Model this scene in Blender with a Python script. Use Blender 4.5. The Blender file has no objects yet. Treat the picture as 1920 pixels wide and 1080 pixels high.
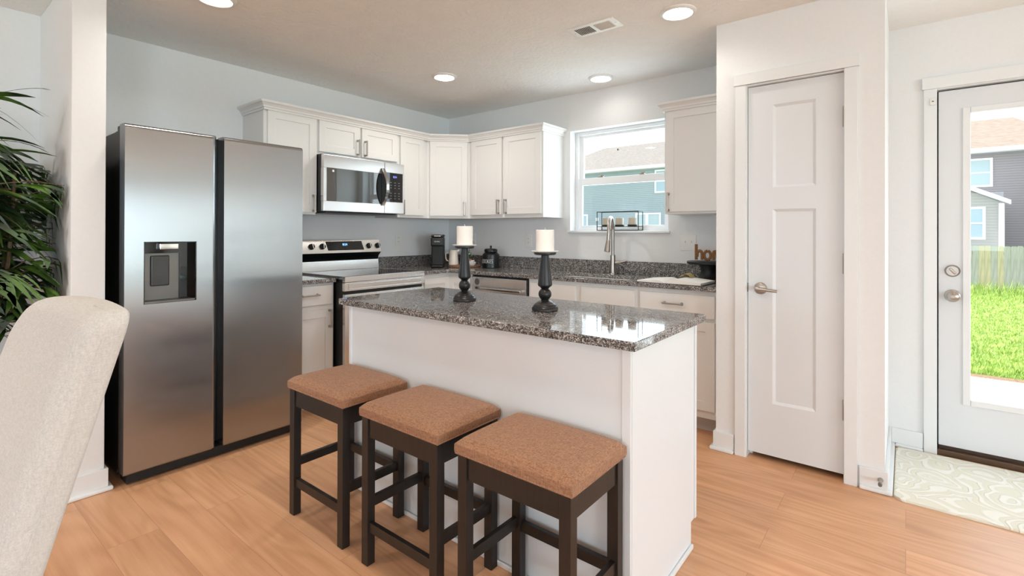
import bpy, bmesh, math, random
from math import pi, sin, cos, radians
from mathutils import Vector, Matrix, noise as mnoise

random.seed(7)
SC = bpy.context.scene
COL = SC.collection

# ------------------------------------------------------------------ camera
F_PX, YAW, PITCH, ROLL, CY, EYE = 929.73, 0.6711, 0.0030, 0.0028, 434.1, 1.2387
R0 = Vector((cos(YAW), sin(YAW), 0)); D0 = Vector((-sin(YAW), cos(YAW), 0)); Z0 = Vector((0, 0, 1))
FW = D0 * cos(PITCH) + Z0 * sin(PITCH); U2 = -D0 * sin(PITCH) + Z0 * cos(PITCH)
R3 = R0 * cos(ROLL) + U2 * sin(ROLL); U3 = -R0 * sin(ROLL) + U2 * cos(ROLL)
cam = bpy.data.cameras.new('camera'); camo = bpy.data.objects.new('camera', cam); COL.objects.link(camo)
cam.sensor_width = 36.0; cam.lens = 36.0 * F_PX / 1920.0; cam.shift_y = -(540 - CY) / 1920.0
cam.clip_start = 0.05; cam.clip_end = 300
m = Matrix.Identity(4)
for i in range(3):
    m[i][0] = R3[i]; m[i][1] = U3[i]; m[i][2] = -FW[i]
m.translation = Vector((0, 0, EYE)); camo.matrix_world = m
SC.camera = camo

# ------------------------------------------------------------------ sky, sun, exposure, daylight
SC.view_settings.view_transform = 'Standard'; SC.view_settings.look = 'None'
SC.view_settings.gamma = 1.0; SC.view_settings.use_curve_mapping = False
SC.view_settings.exposure = 0.16
try:
    SC.cycles.use_denoising = True
    SC.cycles.max_bounces = 10; SC.cycles.diffuse_bounces = 6; SC.cycles.glossy_bounces = 5
    SC.cycles.transparent_max_bounces = 12; SC.cycles.sample_clamp_indirect = 6.0
    SC.cycles.caustics_reflective = False; SC.cycles.caustics_refractive = False
except Exception:
    pass
W = bpy.data.worlds.new('sky'); SC.world = W; W.use_nodes = True
bg = W.node_tree.nodes['Background']; bg.inputs[0].default_value = (0.90, 0.955, 1.0, 1); bg.inputs[1].default_value = 2.3

def light(name, kind, loc, direction, energy, color, **kw):
    l = bpy.data.lights.new(name, kind); l.energy = energy; l.color = color
    for k, v in kw.items(): setattr(l, k, v)
    o = bpy.data.objects.new(name, l); COL.objects.link(o); o.location = loc
    o.rotation_euler = Vector(direction).to_track_quat('-Z', 'Y').to_euler()
    return o
light('sun', 'SUN', (0, 0, 20), (1.0, 0.13, -1.2), 6.0, (1.0, 0.96, 0.9), angle=radians(2.0))
DAY = (0.74, 0.875, 1.0)
# added area lamps stand in for daylight at the invented slider and living-room windows
light('added_daylight_slider', 'AREA', (6.76, -0.4, 1.05), (-1, 0, 0), 300, DAY, shape='RECTANGLE', size=2.0, size_y=3.6)
light('added_daylight_living_window', 'AREA', (6.76, -4.2, 1.45), (-1, 0, 0), 160, DAY, shape='RECTANGLE', size=1.6, size_y=1.7)
light('added_daylight_south_window', 'AREA', (0.4, -6.66, 1.5), (0, 1, 0), 52, DAY, shape='RECTANGLE', size=2.4, size_y=1.3)
light('added_daylight_dining_window', 'AREA', (-2.3, -6.66, 1.5), (0, 1, 0), 56, DAY, shape='RECTANGLE', size=1.5, size_y=1.3)
light('added_back_sheer_glow', 'AREA', (4.02, 3.90, 1.25), (0, -1, 0), 34, (1.0, 0.97, 0.94), shape='RECTANGLE', size=4.5, size_y=1.6)  # added to make the back sheer glow in the refrigerator doors
light('added_east_sheer_glow', 'AREA', (6.80, 2.75, 1.25), (-1, 0, 0), 9, (1.0, 0.97, 0.94), shape='RECTANGLE', size=1.6, size_y=1.5)  # lights the added east sheer from behind for the steel reflections
light('daylight_kitchen_window', 'AREA', (-1.845, 3.90, 1.69), (0, -1, 0), 8, DAY, shape='RECTANGLE', size=0.8, size_y=0.8)
light('daylight_door_glass', 'AREA', (0.60, 3.84, 1.12), (0, -1, 0), 6, DAY, shape='RECTANGLE', size=0.62, size_y=1.55)

# ------------------------------------------------------------------ helpers
def lin(c):
    return tuple(((v / 255.0) / 12.92 if v / 255.0 <= 0.04045 else ((v / 255.0 + 0.055) / 1.055) ** 2.4) for v in c)

class N:
    def __init__(s, mat):
        s.nt = mat.node_tree
    def new(s, t, **kw):
        n = s.nt.nodes.new(t)
        for k, v in kw.items(): setattr(n, k, v)
        return n
    def link(s, a, b): s.nt.links.new(a, b)

def pmat(name, rgb, rough=0.5, metal=0.0, **kw):
    mt = bpy.data.materials.new(name); mt.use_nodes = True
    b = mt.node_tree.nodes['Principled BSDF']
    b.inputs['Base Color'].default_value = (*lin(rgb), 1)
    b.inputs['Roughness'].default_value = rough; b.inputs['Metallic'].default_value = metal
    for k, v in kw.items(): b.inputs[k].default_value = v
    return mt

def noisy(mt, scale=30, amt=0.06, bump=0.0, bscale=None, dist=0.01, stretch=(1, 1, 1), detail=3):
    """small procedural variation in colour and a bump, in object space"""
    n = N(mt); b = mt.node_tree.nodes['Principled BSDF']
    tc = n.new('ShaderNodeTexCoord'); mp = n.new('ShaderNodeMapping'); mp.inputs['Scale'].default_value = stretch
    n.link(tc.outputs['Object'], mp.inputs[0])
    t = n.new('ShaderNodeTexNoise'); t.inputs['Scale'].default_value = scale; t.inputs['Detail'].default_value = detail
    n.link(mp.outputs[0], t.inputs['Vector'])
    c = b.inputs['Base Color'].default_value[:]
    r = n.new('ShaderNodeValToRGB')
    r.color_ramp.elements[0].position = 0.3; r.color_ramp.elements[1].position = 0.7
    r.color_ramp.elements[0].color = tuple(max(0, v * (1 - amt)) for v in c[:3]) + (1,)
    r.color_ramp.elements[1].color = tuple(min(1, v * (1 + amt)) for v in c[:3]) + (1,)
    n.link(t.outputs['Fac'], r.inputs[0]); n.link(r.outputs[0], b.inputs['Base Color'])
    if bump:
        t2 = n.new('ShaderNodeTexNoise'); t2.inputs['Scale'].default_value = bscale or scale; t2.inputs['Detail'].default_value = detail
        n.link(mp.outputs[0], t2.inputs['Vector'])
        bp = n.new('ShaderNodeBump'); bp.inputs['Strength'].default_value = bump; bp.inputs['Distance'].default_value = dist
        n.link(t2.outputs['Fac'], bp.inputs['Height']); n.link(bp.outputs[0], b.inputs['Normal'])
    return mt

M = {}
M['wall'] = noisy(pmat('wall_paint', (230, 231, 232), 0.85), 60, 0.01, 0.05, 220, 0.002)
M['ceiling'] = noisy(pmat('ceiling_paint', (243, 243, 241), 0.95), 9, 0.015, 0.55, 38, 0.012, detail=5)
M['trim'] = pmat('trim_paint', (229, 231, 232), 0.35)
M['cab'] = pmat('cabinet_paint', (230, 229, 227), 0.38)
M['cabin'] = pmat('cabinet_underside', (190, 186, 180), 0.6)
M['island'] = pmat('island_paint', (226, 230, 234), 0.33)
M['door'] = pmat('door_paint', (220, 223, 226), 0.4)
M['vinyl'] = pmat('window_vinyl', (240, 241, 242), 0.35)
M['nickel'] = pmat('brushed_nickel', (176, 168, 160), 0.28, 1.0)
M['chrome'] = pmat('polished_chrome', (205, 203, 200), 0.12, 1.0)
M['black'] = pmat('black_plastic', (9, 9, 10), 0.35)
M['blackmatte'] = pmat('matte_black', (10, 10, 11), 0.5)
M['blackglass'] = pmat('black_glass', (10, 10, 11), 0.04)
M['darkmetal'] = pmat('dark_painted_steel', (44, 38, 34), 0.28, 0.75)
M['white'] = pmat('white_plastic', (232, 231, 228), 0.4)
M['candle'] = pmat('white_wax', (232, 230, 225), 0.6)
M['candle'].node_tree.nodes['Principled BSDF'].inputs['Subsurface Weight'].default_value = 0.1
M['cream_candle'] = pmat('taupe_wax', (196, 184, 166), 0.6)
M['ceramic'] = pmat('cream_ceramic', (232, 222, 208), 0.25)
M['whiteceramic'] = pmat('white_ceramic', (236, 234, 230), 0.25)
M['terracotta'] = pmat('terracotta', (178, 130, 108), 0.8)
M['paper'] = pmat('paper', (238, 235, 230), 0.8)
M['rope'] = noisy(pmat('jute_rope', (150, 108, 70), 0.95), 220, 0.35, 0.8, 260, 0.004)
M['board'] = noisy(pmat('walnut_board', (150, 108, 82), 0.5), 20, 0.2, stretch=(1, 8, 1))
M['blackwood'] = noisy(pmat('black_turned_wood', (12, 11, 11), 0.36), 60, 0.2)
M['stoolwood'] = noisy(pmat('espresso_stool_wood', (33, 26, 22), 0.42), 14, 0.22, stretch=(6, 6, 0.7))
M['grille'] = pmat('charcoal_plastic', (36, 35, 35), 0.45)
M['grey_pl'] = pmat('grey_plastic', (120, 118, 116), 0.3, 0.6)
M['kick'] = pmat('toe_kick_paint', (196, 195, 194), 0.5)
M['rubber'] = pmat('rubber', (25, 25, 25), 0.8)

def emis(name, rgb, strength):
    mt = bpy.data.materials.new(name); mt.use_nodes = True
    b = mt.node_tree.nodes['Principled BSDF']
    b.inputs['Base Color'].default_value = (*lin(rgb), 1)
    b.inputs['Emission Color'].default_value = (*lin(rgb), 1); b.inputs['Emission Strength'].default_value = strength
    return mt
M['lens'] = emis('lit_lamp_lens', (255, 249, 240), 10.0)
M['led'] = emis('blue_display', (120, 180, 255), 2.6)
M['led2'] = emis('violet_display', (110, 120, 235), 2.0)

def steel_mat():
    mt = pmat('brushed_stainless', (224, 222, 220), 0.24, 1.0)
    n = N(mt); b = mt.node_tree.nodes['Principled BSDF']
    tc = n.new('ShaderNodeTexCoord'); mp = n.new('ShaderNodeMapping'); mp.inputs['Scale'].default_value = (2, 2, 260)
    n.link(tc.outputs['Object'], mp.inputs[0])
    t = n.new('ShaderNodeTexNoise'); t.inputs['Scale'].default_value = 3.0; t.inputs['Detail'].default_value = 2
    n.link(mp.outputs[0], t.inputs['Vector'])
    r = n.new('ShaderNodeMapRange'); r.inputs['To Min'].default_value = 0.20; r.inputs['To Max'].default_value = 0.24
    n.link(t.outputs['Fac'], r.inputs[0]); n.link(r.outputs[0], b.inputs['Roughness'])
    g = n.new('ShaderNodeNewGeometry'); cr = n.new('ShaderNodeVectorMath', operation='CROSS_PRODUCT'); cr.inputs[1].default_value = (0.02, 0.01, 1.0)
    n.link(g.outputs['Normal'], cr.inputs[0]); n.link(cr.outputs[0], b.inputs['Tangent']); b.inputs['Anisotropic'].default_value = 0.95
    return mt
M['steel'] = steel_mat()
M['fridge_steel'] = M['steel'].copy(); M['fridge_steel'].name = 'satin_fridge_stainless'
M['fridge_steel'].node_tree.nodes['Principled BSDF'].inputs['Base Color'].default_value = (*lin((169, 171, 173)), 1)
M['mirrorglass'] = pmat('coated_black_glass', (10, 10, 11), 0.03, IOR=2.6)
M['cookglass'] = pmat('ceramic_cooktop_glass', (12, 12, 13), 0.05, IOR=1.85)

def granite_mat():
    mt = pmat('speckled_granite', (120, 116, 114), 0.045)
    n = N(mt); b = mt.node_tree.nodes['Principled BSDF']
    tc = n.new('ShaderNodeTexCoord')
    v = n.new('ShaderNodeTexVoronoi'); v.inputs['Scale'].default_value = 275
    n.link(tc.outputs['Object'], v.inputs['Vector'])
    s = n.new('ShaderNodeSeparateColor'); n.link(v.outputs['Color'], s.inputs[0])
    t = n.new('ShaderNodeTexNoise'); t.inputs['Scale'].default_value = 45; t.inputs['Detail'].default_value = 4
    n.link(tc.outputs['Object'], t.inputs['Vector'])
    a = n.new('ShaderNodeMath', operation='MULTIPLY_ADD'); a.inputs[1].default_value = 0.62
    sb = n.new('ShaderNodeMath', operation='MULTIPLY'); sb.inputs[1].default_value = 0.42
    n.link(t.outputs['Fac'], sb.inputs[0]); n.link(s.outputs[0], a.inputs[0]); n.link(sb.outputs[0], a.inputs[2])
    r = n.new('ShaderNodeValToRGB'); e = r.color_ramp.elements
    e[0].position = 0.24; e[0].color = (*lin((46, 44, 44)), 1); e[1].position = 0.86; e[1].color = (*lin((206, 201, 197)), 1)
    for p, c in ((0.40, (74, 72, 71)), (0.54, (116, 112, 110)), (0.68, (152, 146, 143))):
        q = e.new(p); q.color = (*lin(c), 1)
    n.link(a.outputs[0], r.inputs[0]); n.link(r.outputs[0], b.inputs['Base Color'])
    return mt
M['granite'] = granite_mat()

def floor_mat():
    mt = pmat('oak_plank_floor', (190, 146, 110), 0.30, **{'Specular IOR Level': 0.55})
    n = N(mt); b = mt.node_tree.nodes['Principled BSDF']
    tc = n.new('ShaderNodeTexCoord')
    br = n.new('ShaderNodeTexBrick'); br.offset = 0.37; br.inputs['Scale'].default_value = 1.0
    br.inputs['Brick Width'].default_value = 1.22; br.inputs['Row Height'].default_value = 0.178
    br.inputs['Mortar Size'].default_value = 0.0009; br.inputs['Mortar Smooth'].default_value = 0.3; br.inputs['Bias'].default_value = 0.0
    br.inputs['Color1'].default_value = (0, 0, 0, 1); br.inputs['Color2'].default_value = (1, 1, 1, 1); br.inputs['Mortar'].default_value = (0.5, 0.5, 0.5, 1)
    n.link(tc.outputs['Object'], br.inputs['Vector'])
    # per-plank offset of the grain
    ad = n.new('ShaderNodeVectorMath', operation='MULTIPLY_ADD'); ad.inputs[1].default_value = (7, 13, 5)
    n.link(br.outputs['Color'], ad.inputs[0]); n.link(tc.outputs['Object'], ad.inputs[2])
    mp = n.new('ShaderNodeMapping'); mp.inputs['Scale'].default_value = (0.7, 9.0, 1.0); n.link(ad.outputs[0], mp.inputs[0])
    g1 = n.new('ShaderNodeTexNoise'); g1.inputs['Scale'].default_value = 1.7; g1.inputs['Detail'].default_value = 6; g1.inputs['Distortion'].default_value = 0.9
    n.link(mp.outputs[0], g1.inputs['Vector'])
    mp2 = n.new('ShaderNodeMapping'); mp2.inputs['Scale'].default_value = (2.0, 60.0, 1.0); n.link(ad.outputs[0], mp2.inputs[0])
    g2 = n.new('ShaderNodeTexNoise'); g2.inputs['Scale'].default_value = 2.5; g2.inputs['Detail'].default_value = 4
    n.link(mp2.outputs[0], g2.inputs['Vector'])
    mp3 = n.new('ShaderNodeMapping'); mp3.inputs['Scale'].default_value = (0.55, 4.2, 1.0); n.link(ad.outputs[0], mp3.inputs[0])
    g0 = n.new('ShaderNodeTexNoise'); g0.inputs['Scale'].default_value = 1.0; g0.inputs['Detail'].default_value = 1.5; g0.inputs['Distortion'].default_value = 0.4
    n.link(mp3.outputs[0], g0.inputs['Vector'])
    rg_ = n.new('ShaderNodeMath', operation='MULTIPLY'); rg_.inputs[1].default_value = 95.0; n.link(g0.outputs['Fac'], rg_.inputs[0])
    sn_ = n.new('ShaderNodeMath', operation='SINE'); n.link(rg_.outputs[0], sn_.inputs[0])
    w = n.new('ShaderNodeMapRange'); w.inputs['From Min'].default_value = -1.0; n.link(sn_.outputs[0], w.inputs[0])
    m1 = n.new('ShaderNodeMix', data_type='FLOAT'); m1.inputs[0].default_value = 0.16
    n.link(g1.outputs['Fac'], m1.inputs[2]); n.link(w.outputs[0], m1.inputs[3])
    m2 = n.new('ShaderNodeMix', data_type='FLOAT'); m2.inputs[0].default_value = 0.22
    n.link(m1.outputs[0], m2.inputs[2]); n.link(g2.outputs['Fac'], m2.inputs[3])
    r = n.new('ShaderNodeValToRGB'); e = r.color_ramp.elements
    e[0].position = 0.22; e[0].color = (*lin((188, 136, 98)), 1); e[1].position = 0.78; e[1].color = (*lin((230, 182, 142)), 1)
    q = e.new(0.5); q.color = (*lin((213, 161, 121)), 1)
    n.link(m2.outputs[0], r.inputs[0])
    hv = n.new('ShaderNodeHueSaturation'); n.link(r.outputs[0], hv.inputs['Color'])
    mr = n.new('ShaderNodeMapRange'); mr.inputs['To Min'].default_value = 0.93; mr.inputs['To Max'].default_value = 1.06
    sp = n.new('ShaderNodeSeparateColor'); n.link(br.outputs['Color'], sp.inputs[0]); n.link(sp.outputs[0], mr.inputs[0]); n.link(mr.outputs[0], hv.inputs['Value'])
    mx = n.new('ShaderNodeMix', data_type='RGBA'); mx.inputs[7].default_value = (*lin((174, 127, 92)), 1)
    n.link(br.outputs['Fac'], mx.inputs[0]); n.link(hv.outputs[0], mx.inputs[6]); n.link(mx.outputs[2], b.inputs['Base Color'])
    rr = n.new('ShaderNodeMapRange'); rr.inputs['To Min'].default_value = 0.36; rr.inputs['To Max'].default_value = 0.48
    n.link(g2.outputs['Fac'], rr.inputs[0]); n.link(rr.outputs[0], b.inputs['Roughness'])
    bp = n.new('ShaderNodeBump'); bp.inputs['Strength'].default_value = 0.12; bp.inputs['Distance'].default_value = 0.002
    n.link(g2.outputs['Fac'], bp.inputs['Height']); n.link(bp.outputs[0], b.inputs['Normal'])
    return mt
M['floor'] = floor_mat()

def weave_mat(name, dark, light_, freq, bump=0.6, fine=0.35):
    mt = pmat(name, light_, 0.95)
    n = N(mt); b = mt.node_tree.nodes['Principled BSDF']
    tc = n.new('ShaderNodeTexCoord')
    outs = []
    for st in ((freq, freq * 0.12, freq), (freq * 0.12, freq, freq), (freq * 0.5, freq * 0.5, freq * 0.2)):
        mp = n.new('ShaderNodeMapping'); mp.inputs['Scale'].default_value = st; n.link(tc.outputs['Object'], mp.inputs[0])
        t = n.new('ShaderNodeTexNoise'); t.inputs['Scale'].default_value = 1.0; t.inputs['Detail'].default_value = 2
        n.link(mp.outputs[0], t.inputs['Vector']); outs.append(t.outputs['Fac'])
    a = n.new('ShaderNodeMath', operation='ADD'); n.link(outs[0], a.inputs[0]); n.link(outs[1], a.inputs[1])
    a2 = n.new('ShaderNodeMath', operation='ADD'); n.link(a.outputs[0], a2.inputs[0]); n.link(outs[2], a2.inputs[1])
    mr = n.new('ShaderNodeMapRange'); mr.inputs['From Min'].default_value = 1.5 - fine; mr.inputs['From Max'].default_value = 1.5 + fine
    n.link(a2.outputs[0], mr.inputs[0])
    mx = n.new('ShaderNodeMix', data_type='RGBA'); mx.inputs[6].default_value = (*lin(dark), 1); mx.inputs[7].default_value = (*lin(light_), 1)
    n.link(mr.outputs[0], mx.inputs[0]); n.link(mx.outputs[2], b.inputs['Base Color'])
    bp = n.new('ShaderNodeBump'); bp.inputs['Strength'].default_value = bump; bp.inputs['Distance'].default_value = 0.002
    n.link(mr.outputs[0], bp.inputs['Height']); n.link(bp.outputs[0], b.inputs['Normal'])
    b.inputs['Sheen Weight'].default_value = 0.15
    return mt
M['tweed'] = weave_mat('brown_tweed', (118, 82, 60), (186, 138, 104), 430, 0.7, 0.45)
M['linen'] = weave_mat('oatmeal_linen', (182, 179, 175), (214, 212, 208), 520, 0.3, 0.6)

def glass_mat():
    mt = bpy.data.materials.new('window_glass'); mt.use_nodes = True
    n = N(mt); nt = mt.node_tree; nt.nodes.remove(nt.nodes['Principled BSDF']); out = nt.nodes['Material Output']
    tr = n.new('ShaderNodeBsdfTransparent'); tr.inputs[0].default_value = (0.95, 0.98, 0.985, 1)
    gl = n.new('ShaderNodeBsdfGlossy'); gl.inputs['Roughness'].default_value = 0.0
    lw = n.new('ShaderNodeFresnel'); lw.inputs[0].default_value = 1.45
    ge = n.new('ShaderNodeNewGeometry'); iv = n.new('ShaderNodeMath', operation='SUBTRACT'); iv.inputs[0].default_value = 1.0; n.link(ge.outputs['Backfacing'], iv.inputs[1])
    mu = n.new('ShaderNodeMath', operation='MULTIPLY'); n.link(lw.outputs[0], mu.inputs[0]); n.link(iv.outputs[0], mu.inputs[1])   # one reflection per pane: none on leaving faces
    mx = n.new('ShaderNodeMixShader'); n.link(mu.outputs[0], mx.inputs[0]); n.link(tr.outputs[0], mx.inputs[1]); n.link(gl.outputs[0], mx.inputs[2])
    n.link(mx.outputs[0], out.inputs[0])
    return mt
M['glass'] = glass_mat()

def sheer_mat():
    mt = bpy.data.materials.new('sheer_fabric'); mt.use_nodes = True
    n = N(mt); nt = mt.node_tree; nt.nodes.remove(nt.nodes['Principled BSDF']); out = nt.nodes['Material Output']
    tl = n.new('ShaderNodeBsdfTranslucent'); tl.inputs[0].default_value = (0.9, 0.9, 0.9, 1)
    df = n.new('ShaderNodeBsdfDiffuse'); df.inputs[0].default_value = (0.85, 0.85, 0.84, 1)
    mx = n.new('ShaderNodeMixShader'); mx.inputs[0].default_value = 0.25
    n.link(tl.outputs[0], mx.inputs[1]); n.link(df.outputs[0], mx.inputs[2])
    tp = n.new('ShaderNodeBsdfTransparent'); m2 = n.new('ShaderNodeMixShader'); m2.inputs[0].default_value = 0.15
    n.link(mx.outputs[0], m2.inputs[1]); n.link(tp.outputs[0], m2.inputs[2]); n.link(m2.outputs[0], out.inputs[0])
    return mt
M['sheer'] = sheer_mat()

def rug_mat():
    mt = pmat('ivory_rug', (236, 233, 220), 0.95)
    n = N(mt); b = mt.node_tree.nodes['Principled BSDF']
    tc = n.new('ShaderNodeTexCoord')
    dn = n.new('ShaderNodeTexNoise'); dn.inputs['Scale'].default_value = 5.5; dn.inputs['Detail'].default_value = 1.5
    n.link(tc.outputs['Object'], dn.inputs['Vector'])
    va = n.new('ShaderNodeVectorMath', operation='MULTIPLY_ADD'); va.inputs[1].default_value = (0.16, 0.16, 0)
    n.link(dn.outputs['Color'], va.inputs[0]); n.link(tc.outputs['Object'], va.inputs[2])
    v = n.new('ShaderNodeTexVoronoi'); v.inputs['Scale'].default_value = 4.6; n.link(va.outputs[0], v.inputs['Vector'])
    sn = n.new('ShaderNodeMath', operation='MULTIPLY'); sn.inputs[1].default_value = 34.0; n.link(v.outputs['Distance'], sn.inputs[0])
    si = n.new('ShaderNodeMath', operation='SINE'); n.link(sn.outputs[0], si.inputs[0])
    mr = n.new('ShaderNodeMapRange'); mr.inputs['From Min'].default_value = -0.15; mr.inputs['From Max'].default_value = 0.55; n.link(si.outputs[0], mr.inputs[0])
    mx = n.new('ShaderNodeMix', data_type='RGBA'); mx.inputs[6].default_value = (*lin((225, 221, 206)), 1); mx.inputs[7].default_value = (*lin((236, 233, 224)), 1)
    n.link(mr.outputs[0], mx.inputs[0]); n.link(mx.outputs[2], b.inputs['Base Color'])
    fn = n.new('ShaderNodeTexNoise'); fn.inputs['Scale'].default_value = 400; n.link(tc.outputs['Object'], fn.inputs['Vector'])
    ad = n.new('ShaderNodeMath', operation='MULTIPLY_ADD'); ad.inputs[1].default_value = 0.25; n.link(fn.outputs['Fac'], ad.inputs[0]); n.link(mr.outputs[0], ad.inputs[2])
    bp = n.new('ShaderNodeBump'); bp.inputs['Strength'].default_value = 0.7; bp.inputs['Distance'].default_value = 0.005
    n.link(ad.outputs[0], bp.inputs['Height']); n.link(bp.outputs[0], b.inputs['Normal'])
    return mt
M['rug'] = rug_mat()

def leaf_mat(name, a, c):
    mt = pmat(name, a, 0.38)
    n = N(mt); b = mt.node_tree.nodes['Principled BSDF']
    g = n.new('ShaderNodeTexCoord'); t = n.new('ShaderNodeTexNoise'); t.inputs['Scale'].default_value = 7; t.inputs['Detail'].default_value = 1
    n.link(g.outputs['Object'], t.inputs['Vector'])
    r = n.new('ShaderNodeValToRGB'); r.color_ramp.elements[0].position = 0.42; r.color_ramp.elements[1].position = 0.68
    r.color_ramp.elements[0].color = (*lin(a), 1); r.color_ramp.elements[1].color = (*lin(c), 1)
    n.link(t.outputs['Fac'], r.inputs[0]); n.link(r.outputs[0], b.inputs['Base Color'])
    return mt
M['leaf'] = leaf_mat('plant_leaf', (28, 44, 20), (86, 122, 44))
M['bark'] = noisy(pmat('cane_bark', (96, 78, 58), 0.9), 40, 0.3)
M['soil'] = noisy(pmat('dark_moss', (52, 46, 36), 1.0), 60, 0.4, 0.8)
M['pot'] = noisy(pmat('grey_planter', (88, 86, 84), 0.6), 20, 0.1)

# outdoors
def siding_mat(name, c, pitch=0.115):
    mt = pmat(name, c, 0.6)
    n = N(mt); b = mt.node_tree.nodes['Principled BSDF']
    tc = n.new('ShaderNodeTexCoord'); s = n.new('ShaderNodeSeparateXYZ'); n.link(tc.outputs['Object'], s.inputs[0])
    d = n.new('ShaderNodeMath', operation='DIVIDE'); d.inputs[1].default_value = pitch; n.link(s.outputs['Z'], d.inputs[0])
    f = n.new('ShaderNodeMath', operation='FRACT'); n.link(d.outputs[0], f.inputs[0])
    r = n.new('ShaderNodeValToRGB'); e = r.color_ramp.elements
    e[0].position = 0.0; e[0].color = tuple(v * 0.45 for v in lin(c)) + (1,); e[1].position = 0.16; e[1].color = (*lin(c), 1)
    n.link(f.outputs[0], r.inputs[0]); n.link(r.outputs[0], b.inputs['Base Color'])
    bp = n.new('ShaderNodeBump'); bp.inputs['Distance'].default_value = 0.02; n.link(f.outputs[0], bp.inputs['Height']); n.link(bp.outputs[0], b.inputs['Normal'])
    return mt
M['siding_blue'] = siding_mat('blue_grey_siding', (152, 165, 174))
M['siding_grey'] = siding_mat('mauve_grey_siding', (142, 136, 140))
M['siding_tan'] = siding_mat('warm_grey_siding', (164, 158, 152))
M['shingle'] = noisy(pmat('asphalt_shingles', (128, 119, 114), 0.9), 6, 0.22, 0.5, 18, 0.02, stretch=(1, 1, 5), detail=5)
M['housetrim'] = pmat('white_house_trim', (236, 237, 240), 0.5)
M['houseglass'] = pmat('reflective_house_glass', (150, 172, 186), 0.06)
M['curtain'] = pmat('pale_curtain', (168, 184, 190), 0.9)
M['lawn'] = noisy(pmat('lawn_soil_green', (142, 164, 84), 0.95), 3, 0.25, 0.4, 60, 0.02, detail=5)
M['grass'] = leaf_mat('grass_blades', (138, 166, 76), (186, 202, 110))
M['concrete'] = noisy(pmat('patio_concrete', (206, 203, 198), 0.85), 8, 0.04, 0.2, 90, 0.003)
M['bounce_ground'] = noisy(pmat('grey_bounce_ground', (140, 138, 140), 0.9), 5, 0.1)
M['mulch'] = noisy(pmat('dry_earth_edge', (134, 108, 82), 1.0), 40, 0.35, 0.8)
M['fence_a'] = noisy(pmat('weathered_grey_board', (158, 158, 152), 0.9), 5, 0.18, stretch=(9, 9, 0.6))
M['fence_b'] = noisy(pmat('weathered_tan_board', (176, 166, 138), 0.9), 5, 0.2, stretch=(9, 9, 0.6))

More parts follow.
